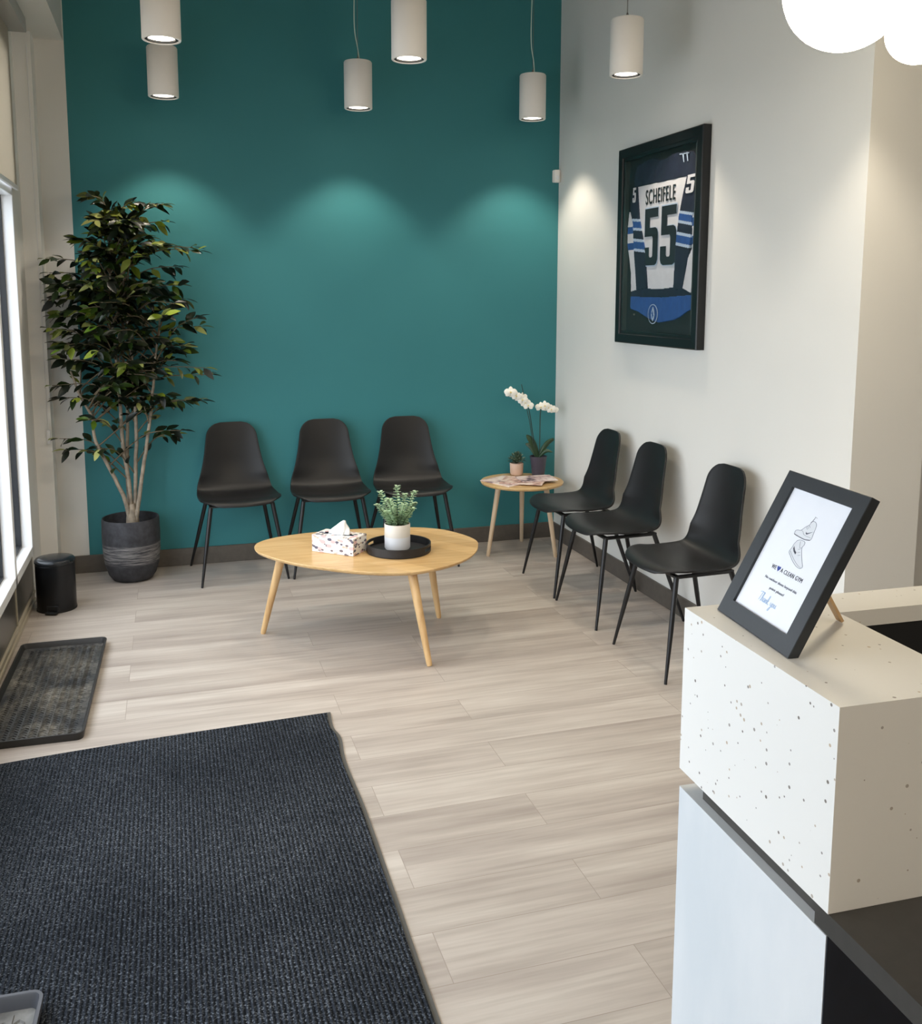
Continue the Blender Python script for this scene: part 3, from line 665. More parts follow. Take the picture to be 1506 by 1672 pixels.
# white planter with eucalyptus
t = thing('eucalyptus_planter', 'white two-tone ceramic planter with pale green eucalyptus sprigs, standing in the black tray', 'plant', (-1.382, -1.466, TZ + 0.0068))
b = B(); lathe(b, [(0.046, 0.0), (0.055, 0.002), (0.0585, 0.008), (0.0585, 0.116), (0.0570, 0.118), (0.0545, 0.116), (0.0545, 0.098)], 48, cap1=False); mesh('pot', b, M['planter'], t, smooth=True)
b = B(); lathe(b, [(0.0545, 0.098), (0.02, 0.103)], 30, cap0=False); mesh('soil', b, M['soil'], t)
rnd = random.Random(3)
def oval_leaf(bm, p, d, up, L_, W_, fold=0.25, lay=None, col=None):
    """pointed oval leaf from p along d"""
    d = d.normalized(); s = d.cross(up)
    if s.length < 1e-3: s = d.cross(Vector((1, 0, 0)))
    s.normalize(); nn = s.cross(d).normalized()
    prof = [(0, 0.0), (0.18, 0.62), (0.42, 1.0), (0.68, 0.78), (0.88, 0.36), (1.0, 0.0)]
    mid, le, ri = [], [], []
    for a, w_ in prof:
        q = p + d * (a * L_) - nn * (0.18 * L_ * a * a)
        mid.append(bm.verts.new(q))
        if 0 < a < 1: le.append(bm.verts.new(q + s * w_ * W_ / 2 + nn * fold * w_ * W_ / 2)); ri.append(bm.verts.new(q - s * w_ * W_ / 2 + nn * fold * w_ * W_ / 2))
    fs = []
    for side in (le, ri):
        fs.append(bm.faces.new((mid[0], mid[1], side[0])))
        for i in range(3): fs.append(bm.faces.new((mid[i + 1], mid[i + 2], side[i + 1], side[i])))
        fs.append(bm.faces.new((mid[4], mid[5], side[3])))
    if lay is not None:
        for f in fs:
            for lp in f.loops: lp[lay] = col
b = B(); lv = B()
tips = [(0.0, 0.0, 0.285), (-0.075, 0.01, 0.262), (0.078, -0.01, 0.258), (-0.045, -0.03, 0.235), (0.045, 0.03, 0.24), (-0.085, 0.03, 0.20), (0.085, 0.02, 0.20), (0.02, -0.05, 0.21), (-0.02, 0.05, 0.215), (0.06, -0.05, 0.19), (-0.06, -0.05, 0.185)]
for tx, ty, tz in tips:
    pts = bez([(tx * 0.2, ty * 0.2, 0.098), (tx * 0.55, ty * 0.6, 0.098 + (tz - 0.098) * 0.5), (tx, ty, tz)], 8); tube(b, pts, 0.0012, 5)
    for i in range(2, len(pts)):
        p = pts[i]; dirn = (pts[i] - pts[i - 1]).normalized(); k = 1 - 0.45 * i / len(pts)
        a0 = rnd.random() * PI
        for q in range(3):
            a = a0 + q * 2 * PI / 3; side = Vector((math.cos(a), math.sin(a), 0.0)); oval_leaf(lv, p, side + dirn * 0.55, Vector((0, 0, 1)), 0.034 * k, 0.024 * k, 0.3)
mesh('sprig_stems', b, M['orchid_leaf'], t, smooth=True); mesh('leaves', lv, M['euca'], t, smooth='all')

# tissue box
A_ = Vector((-1.743, -1.381, 0)); B_ = Vector((-1.583, -1.524, 0)); ang = math.atan2(B_.y - A_.y, B_.x - A_.x); hw = 0.078
t = thing('tissue_box', 'floral patterned tissue box with a white tissue pulled up, on the coffee table', 'tissue box', (A_.x - 0.014, A_.y + 0.004, TZ), ang)
Lb, Db = 0.216, 0.118
b = B(); box(b, 0, Lb, 0, Db, 0, hw, 0.0015); mesh('carton', b, M['floral'], t)
b = B(); n = 40; prev = None
# crumpled tissue: folded peak
secs = []
for k in range(13):
    f = k / 12; row = []
    for i in range(n):
        a = 2 * PI * i / n
        rx = 0.052 * (1 - f) ** 0.85 + 0.004; ry = 0.018 * (1 - f) ** 0.4 + 0.001
        fold = 1 + 0.28 * math.sin(3 * a + 4 * f) * (0.4 + f) * (1 - 0.5 * f) + 0.12 * math.sin(7 * a + 2)
        cx3 = Lb / 2 - 0.006 + 0.040 * f ** 1.3; z = hw - 0.004 + 0.072 * f + 0.012 * math.sin(a) * (1 - f) * f * 4
        row.append(b.verts.new((cx3 + rx * fold * math.cos(a), Db / 2 + ry * fold * math.sin(a) + 0.01 * f * math.sin(5 * f), z)))
    secs.append(row)
for a, c in zip(secs, secs[1:]): bridge(b, a, c)
b.faces.new(secs[-1]); mesh('tissue', b, M['tissue'], t, smooth='all')
b = B(); prev = ring(b, (Lb / 2, Db / 2, hw + 0.0006), 0.078, 0.020, 32); b.faces.new(prev); prism(b, [(Lb / 2 + 0.078 * math.cos(a * PI / 16), Db / 2 + 0.020 * math.sin(a * PI / 16)) for a in range(32)], lambda x, y, z: (x, y, z), (hw + 0.0002, hw + 0.0006)); mesh('opening', b, M['ink_pale'], t)

# ------------------------------------------------------------------ side table
t = thing('side_table', 'small round side table in pale wood with three splayed legs in the corner', 'side table', (-0.33, -0.284, 0))
b = B(); lathe(b, [(0.232, 0.420), (0.246, 0.425), (0.25, 0.432), (0.25, 0.437), (0.247, 0.440)], 72); mesh('tabletop', b, M['oak_top'], t, smooth=True)
for fx, fy in ((-0.560, -0.327), (-0.244, -0.059), (-0.180, -0.466)):
    fx += 0.33; fy += 0.284; a, c = Vector((fx * 0.70, fy * 0.70, 0.421)), Vector((fx, fy, 0)); b = B(); tube(b, [a, a.lerp(c, 0.05), a.lerp(c, 0.97), c], [0.015, 0.0165, 0.0115, 0.010], 18); mesh('leg', b, M['pale_wood'], t, smooth=True)
SZ = 0.4405
# magazines
def mag(x, y, z, rz, w_, h_, mt, lb):
    t = thing('magazine', lb, 'magazine', (x, y, z), rz, 'magazines on the side table')
    b = B(); g = []
    for i in range(13):
        for s in (0, 1):
            u = i / 12; zz = 0.0035 + 0.006 * math.sin(u * PI) * 0.5 + (0.006 * (u ** 3))
            g.append((b.verts.new((w_ * (u - .5), -h_ / 2 if s == 0 else h_ / 2, zz)), b.verts.new((w_ * (u - .5), -h_ / 2 if s == 0 else h_ / 2, max(0.0, zz - 0.0045)))))
    for i in range(12):
        a0, a1, c0, c1 = g[2 * i], g[2 * i + 1], g[2 * i + 2], g[2 * i + 3]
        b.faces.new((a0[0], c0[0], c1[0], a1[0])); b.faces.new((a0[1], a1[1], c1[1], c0[1])); b.faces.new((a0[0], a0[1], c0[1], c0[0])); b.faces.new((a1[0], c1[0], c1[1], a1[1]))
    b.faces.new((g[0][0], g[1][0], g[1][1], g[0][1])); b.faces.new((g[-2][0], g[-2][1], g[-1][1], g[-1][0]))
    mesh('cover', b, mt, t, smooth=True)
    b = B(); box(b, -w_ / 2 + 0.002, w_ / 2 - 0.004, -h_ / 2 + 0.002, h_ / 2 - 0.002, 0.0003, 0.0012); mesh('pages', b, M['paper'], t)
mag(-0.435, -0.300, SZ, R(24), 0.20, 0.255, M['mag_b'], 'pale pink open magazine fanned out at the left edge of the side table')
mag(-0.345, -0.350, SZ + 0.008, R(58), 0.195, 0.255, M['mag_a'], 'brown patterned magazine lying in the middle of the fanned ones')
mag(-0.262, -0.350, SZ + 0.016, R(88), 0.150, 0.22, M['mag_c'], 'violet grey magazine lying on top of the fan, nearest the orchid pot')

# small plant in pink pot
t = thing('small_potted_plant', 'little bushy green plant in a pink-beige pot on the side table', 'plant', (-0.300, -0.108, SZ))
b = B(); lathe(b, [(0.030, 0), (0.036, 0.003), (0.040, 0.014), (0.0425, 0.074), (0.041, 0.077), (0.038, 0.074), (0.038, 0.066)], 36, cap1=False); mesh('pot', b, M['pink_pot'], t, smooth=True)
b = B(); lathe(b, [(0.038, 0.066), (0.01, 0.070)], 24, cap0=False); mesh('soil', b, M['soil'], t)
rnd = random.Random(11); b = B(); b2 = B()
for i in range(260):
    a = rnd.random() * 2 * PI; e = rnd.random() ** 0.7; el = R(10 + 80 * rnd.random()); d = Vector((math.cos(a) * math.cos(el), math.sin(a) * math.cos(el), math.sin(el)))
    p = Vector((0, 0, 0.072)) + Vector((d.x * 0.050, d.y * 0.050, d.z * 0.058)) * e
    oval_leaf(b if i % 6 else b2, p, d + Vector((rnd.uniform(-.4, .4), rnd.uniform(-.4, .4), 0.2)), Vector((0, 0, 1)), 0.024, 0.011, 0.3)
mesh('foliage', b, M['succulent'], t, smooth='all'); mesh('pale_rosettes', b2, M['succulent_pale'], t, smooth='all')

# orchid
OX, OY = -0.178, -0.165
t = thing('potted_orchid', 'white moth orchid with two arching flower sprays in a plum grey pot', 'orchid', (OX, OY, SZ))
b = B(); lathe(b, [(0.034, 0), (0.038, 0.002), (0.052, 0.116), (0.054, 0.120), (0.054, 0.124), (0.050, 0.124), (0.048, 0.108)], 40, cap1=False); mesh('pot', b, M['orchid_pot'], t, smooth=True)
b = B(); lathe(b, [(0.048, 0.108), (0.01, 0.114)], 24, cap0=False); mesh('bark_mix', b, M['soil'], t)
s1 = bez([(-0.012, 0, 0.11), (-0.045, -0.01, 0.28), (-0.075, -0.02, 0.42), (-0.105, -0.03, 0.465), (-0.155, -0.035, 0.505), (-0.205, -0.04, 0.535)], 6)
s2 = bez([(0.006, 0, 0.11), (0.004, -0.01, 0.25), (0.002, -0.02, 0.40), (0.015, -0.025, 0.43), (0.055, -0.03, 0.425), (0.085, -0.03, 0.405)], 6)
for s in (s1, s2): b = B(); tube(b, s, 0.003, 6); mesh('flower_stem', b, M['orchid_stem'], t, smooth=True)
b = B(); tube(b, [(-0.02, 0.0, 0.11), (-0.07, -0.02, 0.35), (-0.128, -0.03, 0.575)], 0.0022, 6); mesh('support_stake', b, M['orchid_stem'], t)
for (x, y, z) in ((-0.085, -0.01, 0.262), (0.09, -0.02, 0.235), (0.075, 0.02, 0.185), (0.07, -0.06, 0.155), (-0.07, 0.04, 0.20), (0.125, 0.05, 0.215)):
    b = B(); p0 = Vector((0, 0, 0.112)); p1 = Vector((x, y, z)); mid = p0.lerp(p1, 0.5) + Vector((0, 0, 0.025)); pts = bez([p0, mid, p1], 6); wv = 0.013 if x > 0 else 0.022
    sd = (p1 - p0).cross(Vector((0, -1, 0.3))).normalized(); L_, R_ = [], []
    for i, p in enumerate(pts):
        ww = wv * math.sin(PI * (0.12 + 0.88 * i / (len(pts) - 1))) ** 0.7 if i < len(pts) - 1 else 0.001
        L_.append((b.verts.new(p + sd * ww), b.verts.new(p - Vector((0, 0.003, 0.002))), b.verts.new(p - sd * ww)))
    for a, c in zip(L_, L_[1:]): b.faces.new((a[0], a[1], c[1], c[0])); b.faces.new((a[1], a[2], c[2], c[1]))
    o = mesh('leaf', b, M['orchid_leaf'], t, smooth='all'); md = o.modifiers.new('thick', 'SOLIDIFY'); md.thickness = 0.0015
def flower(parent, c, rz, tilt, size):
    b = B(); c = Vector(c)
    fw = Vector((math.sin(rz) * math.cos(tilt), -math.cos(rz) * math.cos(tilt), math.sin(tilt))); X = fw.cross(Vector((0, 0, 1))).normalized(); Z = X.cross(fw)
    for k, (a, L_, W_) in enumerate(((90, 1, 0.75), (215, 1, 0.7), (325, 1, 0.7), (8, 1.1, 1.15), (172, 1.1, 1.15))):
        d = X * math.cos(R(a)) + Z * math.sin(R(a)); s = fw.cross(d)
        n = 7; ed = []
        prof = [(0.0, 0.1), (0.25, 0.7), (0.5, 1.0), (0.75, 0.85), (0.95, 0.4), (1.02, 0.0)]
        prev = None
        for q, w_ in prof:
            base = c + d * size * L_ * q - fw * (0.25 * size * q * q) + fw * (0.002 if k > 2 else 0)
            vs = [b.verts.new(base + s * size * W_ * 0.5 * w_ * e - fw * 0.12 * size * (e * e)) for e in (-1, -0.5, 0, 0.5, 1)]
            if prev:
                for i in range(4): b.faces.new((prev[i], prev[i + 1], vs[i + 1], vs[i]))
            prev = vs
    o = mesh('flower', b, M['petal'], parent, smooth='all')
    b = B(); bmesh.ops.create_uvsphere(b, u_segments=10, v_segments=6, radius=size * 0.17, matrix=Matrix.Translation(c + fw * 0.004)); mesh('flower_centre', b, M['petal_mid'], o, smooth='all')
for (x, y, z, s) in ((-0.205, -0.05, 0.530, 0.0364), (-0.187, -0.045, 0.520, 0.0286), (-0.168, -0.05, 0.507, 0.0299), (-0.148, -0.045, 0.497, 0.0299), (-0.128, -0.05, 0.482, 0.0312), (-0.108, -0.045, 0.464, 0.0312), (-0.090, -0.05, 0.446, 0.0312), (-0.120, -0.03, 0.500, 0.0260)):
    flower(t, (x, y, z), -0.35, 0.1, s)
for (x, y, z, s) in ((-0.002, -0.035, 0.432, 0.0312), (0.022, -0.04, 0.440, 0.0312), (0.046, -0.035, 0.428, 0.0299), (0.066, -0.04, 0.416, 0.0286), (0.086, -0.035, 0.412, 0.0273)):
    flower(t, (x, y, z), -0.25, 0.05, s)

# ------------------------------------------------------------------ pedal bin
t = thing('pedal_bin', 'small round black pedal bin standing by the window wall', 'bin', (-2.922, -0.612, 0), R(-22))
b = B(); lathe(b, [(0.086, 0.0), (0.092, 0.004), (0.092, 0.232), (0.088, 0.236)], 56); mesh('body', b, M['silicone'], t, smooth=True)
b = B(); lathe(b, [(0.0925, 0.236), (0.0945, 0.240), (0.0945, 0.250), (0.088, 0.258), (0.05, 0.264), (0.01, 0.265)], 56); mesh('lid', b, M['bin_lid'], t, smooth=True)
b = B(); lathe(b, [(0.0935, 0.0), (0.0935, 0.010)], 56, cap0=False, cap1=False); mesh('base_ring', b, M['black_matte'], t, smooth=True)
b = B(); box(b, -0.001, 0.055, -0.118, -0.088, 0.004, 0.014, 0.003); box(b, -0.004, 0.058, -0.0945, -0.080, 0.012, 0.040, 0.004); mesh('pedal', b, M['black_matte'], t)

# ------------------------------------------------------------------ boot tray
def boot_tray(loc, rz, W_, L_, label, rim, inner, chev=True, h_=0.028):
    t = thing('boot_tray', label, 'boot tray', loc, rz)
    b = B()
    def rr(w_, l_, r_, z, ins=0):
        out = []
        for cx4, cy4, a0 in ((w_ / 2 - r_, l_ / 2 - r_, 0), (-w_ / 2 + r_, l_ / 2 - r_, 90), (-w_ / 2 + r_, -l_ / 2 + r_, 180), (w_ / 2 - r_, -l_ / 2 + r_, 270)):
            for k in range(6): a = R(a0 + 18 * k); out.append((cx4 + r_ * math.cos(a), cy4 + r_ * math.sin(a), z))
        return out
    loops = [rr(W_ - 0.012, L_ - 0.012, 0.022, 0), rr(W_, L_, 0.028, h_ - 0.004), rr(W_ - 0.002, L_ - 0.002, 0.027, h_), rr(W_ - 0.016, L_ - 0.016, 0.02, h_), rr(W_ - 0.020, L_ - 0.020, 0.018, h_ - 0.003), rr(W_ - 0.032, L_ - 0.032, 0.014, 0.006)]
    prev = None
    for lp in loops:
        vs = [b.verts.new(p) for p in lp]
        if prev: bridge(b, prev, vs)
        else: b.faces.new(vs)
        prev = vs
    mesh('rim', b, rim, t, smooth=True)
    b = B(); vs = [b.verts.new(p) for p in rr(W_ - 0.030, L_ - 0.030, 0.015, 0.0065)]; b.faces.new(vs); mesh('tray_floor', b, inner, t)
    if chev:
        b = B(); nc = 9; cw = (W_ - 0.06) / nc
        for i in range(nc):
            x0 = -W_ / 2 + 0.03 + cw * i; nr = int((L_ - 0.07) / 0.018)
            for j in range(nr):
                y = -L_ / 2 + 0.035 + j * 0.018
                for (xa, ya, xb, yb) in ((x0 + 0.004, y, x0 + cw / 2, y + 0.010), (x0 + cw / 2, y + 0.010, x0 + cw - 0.004, y)):
                    q = [b.verts.new(p) for p in ((xa, ya, 0.0066), (xb, yb, 0.0066), (xb, yb + 0.006, 0.0066), (xa, ya + 0.006, 0.0066), (xa, ya + 0.003, 0.0105), (xb, yb + 0.003, 0.0105))]
                    b.faces.new((q[0], q[1], q[5], q[4])); b.faces.new((q[4], q[5], q[2], q[3])); b.faces.new((q[0], q[4], q[3])); b.faces.new((q[1], q[2], q[5]))
            if i: box(b, x0 - 0.0012, x0 + 0.0012, -L_ / 2 + 0.03, L_ / 2 - 0.03, 0.0066, 0.009)
        mesh('tread', b, inner, t)
    return t
boot_tray((-2.842, -1.672, 0), R(-1.2), 0.355, 0.985, 'black rubber boot tray with dusty chevron tread beside the window wall', M['tray_rim'], M['tray_rubber'])
boot_tray((-2.83, -3.885, 0.012), R(-2), 0.335, 0.80, 'grey dusty boot tray on the dark mat, only its corner showing', plain('grey_tray_rim', (78, 80, 86), 0.4), M['dirtgrey'], True, 0.038)

# ------------------------------------------------------------------ entrance mat
t = thing('entrance_mat', 'large charcoal ribbed entrance mat on the floor', 'mat', (-2.4, -3.4, 0))
edge = bez([(-1.838, -4.75, 0), (-1.838, -3.9, 0), (-1.828, -3.3, 0), (-1.822, -2.9, 0), (-1.826, -2.6, 0), (-1.812, -2.42, 0), (-1.824, -2.33, 0), (-1.815, -2.20, 0)], 6)
far = bez([(-1.815, -2.20, 0), (-2.15, -2.215, 0), (-2.5, -2.235, 0), (-2.8, -2.262, 0), (-3.02, -2.29, 0)], 6)
outer = [(p.x, p.y) for p in edge] + [(p.x, p.y) for p in far[1:]] + [(-3.02, -4.75)]
b = B(); prism(b, outer, lambda x, y, z: (x, y, z), (0.0005, 0.004)); mesh('rubber_border', b, M['mat_edge'], t, world=True)
cxm, cym = -2.42, -3.4
innr = [(p.x - 0.014, p.y) for p in edge[:-1]] + [(-1.829, -2.214)] + [(p.x, p.y - 0.014) for p in far[2:]] + [(-3.02, -4.75)]
b = B(); prism(b, innr, lambda x, y, z: (x, y, z), (0.0045, 0.010)); mesh('ribbed_pile', b, M['carpet'], t, world=True)

# ------------------------------------------------------------------ reception counter
KR = -0.0337
t = thing('reception_counter', 'reception counter with speckled terrazzo ledge, white front panel and charcoal worktop', 'counter', (-1.6431, -4.3921, 0), KR)
def lbox(nm, mt, bx, bev=0.0, label=None):
    b = B()
    for q in bx: box(b, *q, bev)
    return mesh(nm, b, mt, t, label=label)
# L-shaped transaction ledge
b = B(); prism(b, [(0, 0), (0, -0.346), (0.2, -0.346), (0.2, -0.076), (2.0, -0.076), (2.0, 0)], lambda x, y, z: (x, y, z), (1.076, 1.1))
prism(b, [(0, 0), (0, -0.346), (0.2, -0.346), (0.2, -0.076), (0.2, -0.012), (2.0, -0.012), (2.0, 0)], lambda x, y, z: (x, y, z), (0.8556, 1.076))
bmesh.ops.remove_doubles(b, verts=b.verts, dist=0.0001); mesh('terrazzo_ledge', b, M['terrazzo'], t, label='off-white speckled terrazzo ledge')
lbox('back_lining', M['black_matte'], [(0.2005, 2.0, -0.070, -0.013, 0.8562, 1.0755)])
b = B(); prism(b, [(0.014, -0.045), (0.014, -0.322), (0.001, -0.322), (0.001, -1.9), (2.0, -1.9), (2.0, -0.045)], lambda x, y, z: (x, y, z), (0.829, 0.8552)); mesh('worktop', b, M['worktop'], t, label='charcoal worktop')
lbox('front_panel', M['marble'], [(0.0, 0.03, -0.345, -0.002, 0.0, 0.8285)], label='white front panel')
lbox('cabinet_body', M['navy'], [(0.031, 2.0, -0.345, -0.02, 0.0, 0.8285), (0.0008, 2.0, -0.3465, -0.3455, 0.0, 0.8285)], label='dark navy cabinet body')

# ------------------------------------------------------------------ sign standing on the counter
O = Vector((-1.605, -4.415, 1.1)); e_ = Vector((-0.096, -0.995, 0)).normalized(); nh = Vector((0.995, -0.096, 0)).normalized(); th = R(27.5); tt = Vector((0, 0, 1)) * math.cos(th) + nh * math.sin(th)
nf = e_.cross(tt).normalized()
if nf.dot(nh) > 0: nf = -nf                # faces the room
t = thing('counter_sign', 'black framed sign with sneaker drawing leaning on a wooden prop on the counter', 'sign', tuple(O))
S = lambda s, v, d=0.0: O + e_ * s + tt * v + nf * d + Vector((0, 0, 0.0012))
SW, SH, TH = 0.189, 0.224, 0.013
b = B()
lps = [([(0, 0.0062), (SW, 0.0062), (SW, SH), (0, SH)], -TH), ([(0, 0), (SW, 0), (SW, SH), (0, SH)], -0.0008), ([(0.0008, 0.0008), (SW - 0.0008, 0.0008), (SW - 0.0008, SH - 0.0008), (0.0008, SH - 0.0008)], 0), ([(0.0255, 0.0235), (0.1645, 0.0235), (0.1645, 0.203), (0.0255, 0.203)], 0), ([(0.0255, 0.0235), (0.1645, 0.0235), (0.1645, 0.203), (0.0255, 0.203)], -0.005)]
prev = None
for pts, d in lps:
    vs = [b.verts.new(S(p[0], p[1], d)) for p in pts]
    if prev: bridge(b, prev, vs)
    else: b.faces.new(vs)
    prev = vs
mesh('frame', b, M['sign_black'], t, world=True)
b = B(); prism(b, [(0.024, 0.022), (0.166, 0.022), (0.166, 0.2045), (0.024, 0.2045)], S, (-0.0048, -0.0040)); paper = mesh('paper', b, M['paper'], t, world=True)
def sub(nm, bm, mt, label=None): o = mesh(nm, bm, mt, t, world=True, label=label); o.parent = paper; return o
def ribbon(bm, pts, w_, d=-0.0037, closed=False):
    pts = [Vector((p[0], p[1], 0)) for p in pts]; prev = None
    for i, p in enumerate(pts):
        dd = (pts[min(i + 1, len(pts) - 1)] - pts[max(i - 1, 0)]).normalized(); s = Vector((-dd.y, dd.x, 0)) * w_ / 2
        q = [bm.verts.new(S((p + s).x, (p + s).y, d)), bm.verts.new(S((p - s).x, (p - s).y, d)), bm.verts.new(S((p - s).x, (p - s).y, d - 0.0002)), bm.verts.new(S((p + s).x, (p + s).y, d - 0.0002))]
        if prev: bridge(bm, prev, q)
        prev = q
def place(bm, s, v, d=-0.0037):
    Rm = Matrix((e_, tt, nf)).transposed().to_4x4(); Rm.translation = S(s, v, d); bm.transform(Rm); return bm
sh1 = [(0.0754, 0.1439), (0.0746, 0.1484), (0.0790, 0.1508), (0.0847, 0.1517), (0.0909, 0.1582), (0.0968, 0.1635), (0.0974, 0.1678), (0.1045, 0.1694), (0.1106, 0.1655), (0.1127, 0.1551), (0.1133, 0.1452), (0.1021, 0.1426), (0.0902, 0.1429), (0.0754, 0.1439)]
sh2 = [(0.0887, 0.1376), (0.0947, 0.1399), (0.1045, 0.1397), (0.1062, 0.1354), (0.1048, 0.1314), (0.1105, 0.1235), (0.1192, 0.1143), (0.1247, 0.1089), (0.121, 0.1054), (0.1117, 0.106), (0.1007, 0.1098), (0.0918, 0.1143), (0.0836, 0.1192), (0.085, 0.1257), (0.0857, 0.1319), (0.0887, 0.1376)]
b = B()
for sh in (sh1, sh2): prism(b, [(p.x, p.y) for p in bez([(x, y, 0) for x, y in sh], 4)[:-1]], S, (-0.0041, -0.0039))
sub('sneaker_shading', b, M['shoe_wash'])
b = B()
for sh in (sh1, sh2): ribbon(b, [(p.x, p.y) for p in bez([(x, y, 0) for x, y in sh], 5)], 0.00055)
for ln in ([(0.0979, 0.1661), (0.0993, 0.1713), (0.1016, 0.1754), (0.1051, 0.1746)], [(0.099, 0.168), (0.1005, 0.173), (0.1000, 0.176)], [(0.0860, 0.1520), (0.0905, 0.1515), (0.0960, 0.1480), (0.1120, 0.1475)], [(0.0945, 0.160), (0.0985, 0.158)], [(0.0962, 0.1622), (0.1005, 0.1600)], [(0.093, 0.1585), (0.0968, 0.1562)], [(0.1048, 0.1314), (0.1005, 0.130), (0.0955, 0.138)], [(0.0985, 0.127), (0.1035, 0.1285)], [(0.101, 0.123), (0.106, 0.125)], [(0.104, 0.1195), (0.109, 0.1215)], [(0.0850, 0.121), (0.094, 0.116), (0.104, 0.1115), (0.114, 0.108), (0.122, 0.1068)]):
    ribbon(b, [(p.x, p.y) for p in bez([(x, y, 0) for x, y in ln], 5)], 0.00035)
sub('sneaker_outline', b, M['ink'])
b = B(); ribbon(b, [(p.x, p.y) for p in bez([(0.0754, 0.1439, 0), (0.083, 0.1432, 0), (0.0902, 0.1428, 0), (0.1021, 0.1426, 0), (0.1128, 0.1445, 0)], 5)], 0.0011)
prism(b, [(0.0971, 0.1528), (0.0985, 0.1500), (0.1005, 0.1496), (0.1109, 0.1563), (0.1015, 0.1518), (0.0995, 0.1516)], S, (-0.0037, -0.0035)); prism(b, [(0.0882, 0.1290), (0.0889, 0.1255), (0.0925, 0.1222), (0.0985, 0.1194), (0.0990, 0.1222), (0.0935, 0.1245)], S, (-0.0037, -0.0035)); sub('sneaker_accent', b, M['ink_dark'])
b = place(text_bm('WE', 0.0060, width=0.0110), 0.0698, 0.0893); sub('lettering', b, M['ink_dark'])
b = place(text_bm('A CLEAN GYM', 0.0060, width=0.0515), 0.1125, 0.0895); sub('lettering', b, M['ink_dark'])
hp = [(0, -0.0042), (-0.0042, 0.0002), (-0.0046, 0.0022), (-0.0032, 0.0036), (-0.0014, 0.0034), (0, 0.0020), (0.0014, 0.0034), (0.0032, 0.0036), (0.0046, 0.0022), (0.0042, 0.0002)]
b = B(); prism(b, [(0.0808 + x * 0.85, 0.0926 + y * 0.95) for x, y in hp], S, (-0.0037, -0.0035)); sub('heart', b, M['ink_blue'])
b = place(text_bm('No outdoor shoes beyond this', 0.0036, width=0.0775, off=0.003), 0.1001, 0.0738); sub('lettering', b, M['ink'])
b = place(text_bm('point please!', 0.0036, width=0.0352, off=0.003), 0.1000, 0.0628); sub('lettering', b, M['ink'])
# "Thank you" as a handwritten script of strokes
def stroke(bm, pts, w_=0.0007, x0=0.0, y0=0.0, k=1.0): ribbon(bm, [(x0 + p.x * k, y0 + p.y * k) for p in bez([(x, y, 0) for x, y in pts], 5)], w_, -0.0036)
b = B(); X0, Y0_, k = 0.0690, 0.0430, 0.0084
GL = {'T': [[(0.0, 1.35), (0.5, 1.5), (1.1, 1.4)], [(0.65, 1.45), (0.5, 0.7), (0.35, 0.0)]],
 'h': [[(0.0, 0.0), (0.25, 0.8), (0.4, 1.4), (0.25, 1.4), (0.12, 0.6), (0.08, 0.0), (0.3, 0.6), (0.5, 0.55), (0.48, 0.1), (0.65, 0.1)]],
 'a': [[(0.5, 0.6), (0.2, 0.6), (0.1, 0.2), (0.3, 0.02), (0.48, 0.5), (0.48, 0.1), (0.65, 0.1)]],
 'n': [[(0.0, 0.6), (0.1, 0.0), (0.3, 0.6), (0.45, 0.5), (0.43, 0.1), (0.6, 0.1)]],
 'k': [[(0.0, 0.0), (0.25, 0.9), (0.3, 1.4), (0.15, 1.2), (0.06, 0.0)], [(0.08, 0.3), (0.4, 0.65), (0.15, 0.35), (0.45, 0.0), (0.6, 0.1)]],
 'y': [[(0.0, 0.6), (0.1, 0.15), (0.35, 0.15), (0.45, 0.6), (0.3, -0.5), (0.05, -0.8), (0.0, -0.5), (0.6, 0.15)]],
 'o': [[(0.4, 0.55), (0.1, 0.5), (0.1, 0.1), (0.35, 0.05), (0.45, 0.45), (0.65, 0.5)]],
 'u': [[(0.0, 0.6), (0.05, 0.1), (0.3, 0.1), (0.42, 0.6), (0.42, 0.1), (0.6, 0.12)]]}
cx5 = 0
for ch in 'Thank you':
    if ch == ' ': cx5 += 0.45; continue
    for s in GL[ch]: stroke(b, s, 0.00085, X0 + cx5 * k, Y0_, k)
    cx5 += {'T': 0.85, 'h': 0.62, 'a': 0.6, 'n': 0.58, 'k': 0.6, 'y': 0.55, 'o': 0.6, 'u': 0.6}[ch]
sub('script_lettering', b, M['ink_pale'], label='pale blue script reading Thank you')
# wooden prop
b = B(); top = S(0.120, 0.118, -TH - 0.001); foot = Vector((-1.470, -4.508, 1.1006)); ax = (foot - top).normalized(); sd = Vector((0.1, 0.99, 0)).normalized(); th_ = ax.cross(sd).normalized()
q0 = [b.verts.new(top + sd * a * 0.007 + th_ * c * 0.002) for a, c in ((-1, -1), (1, -1), (1, 1), (-1, 1))]; q1 = [b.verts.new(foot + Vector((0, 0, 0.002)) + sd * a * 0.007 + th_ * c * 0.002) for a, c in ((-1, -1), (1, -1), (1, 1), (-1, 1))]
b.faces.new(q0); b.faces.new(q1); bridge(b, q0, q1); mesh('prop_stick', b, M['stick'], t, world=True, label='slim wooden prop stick')

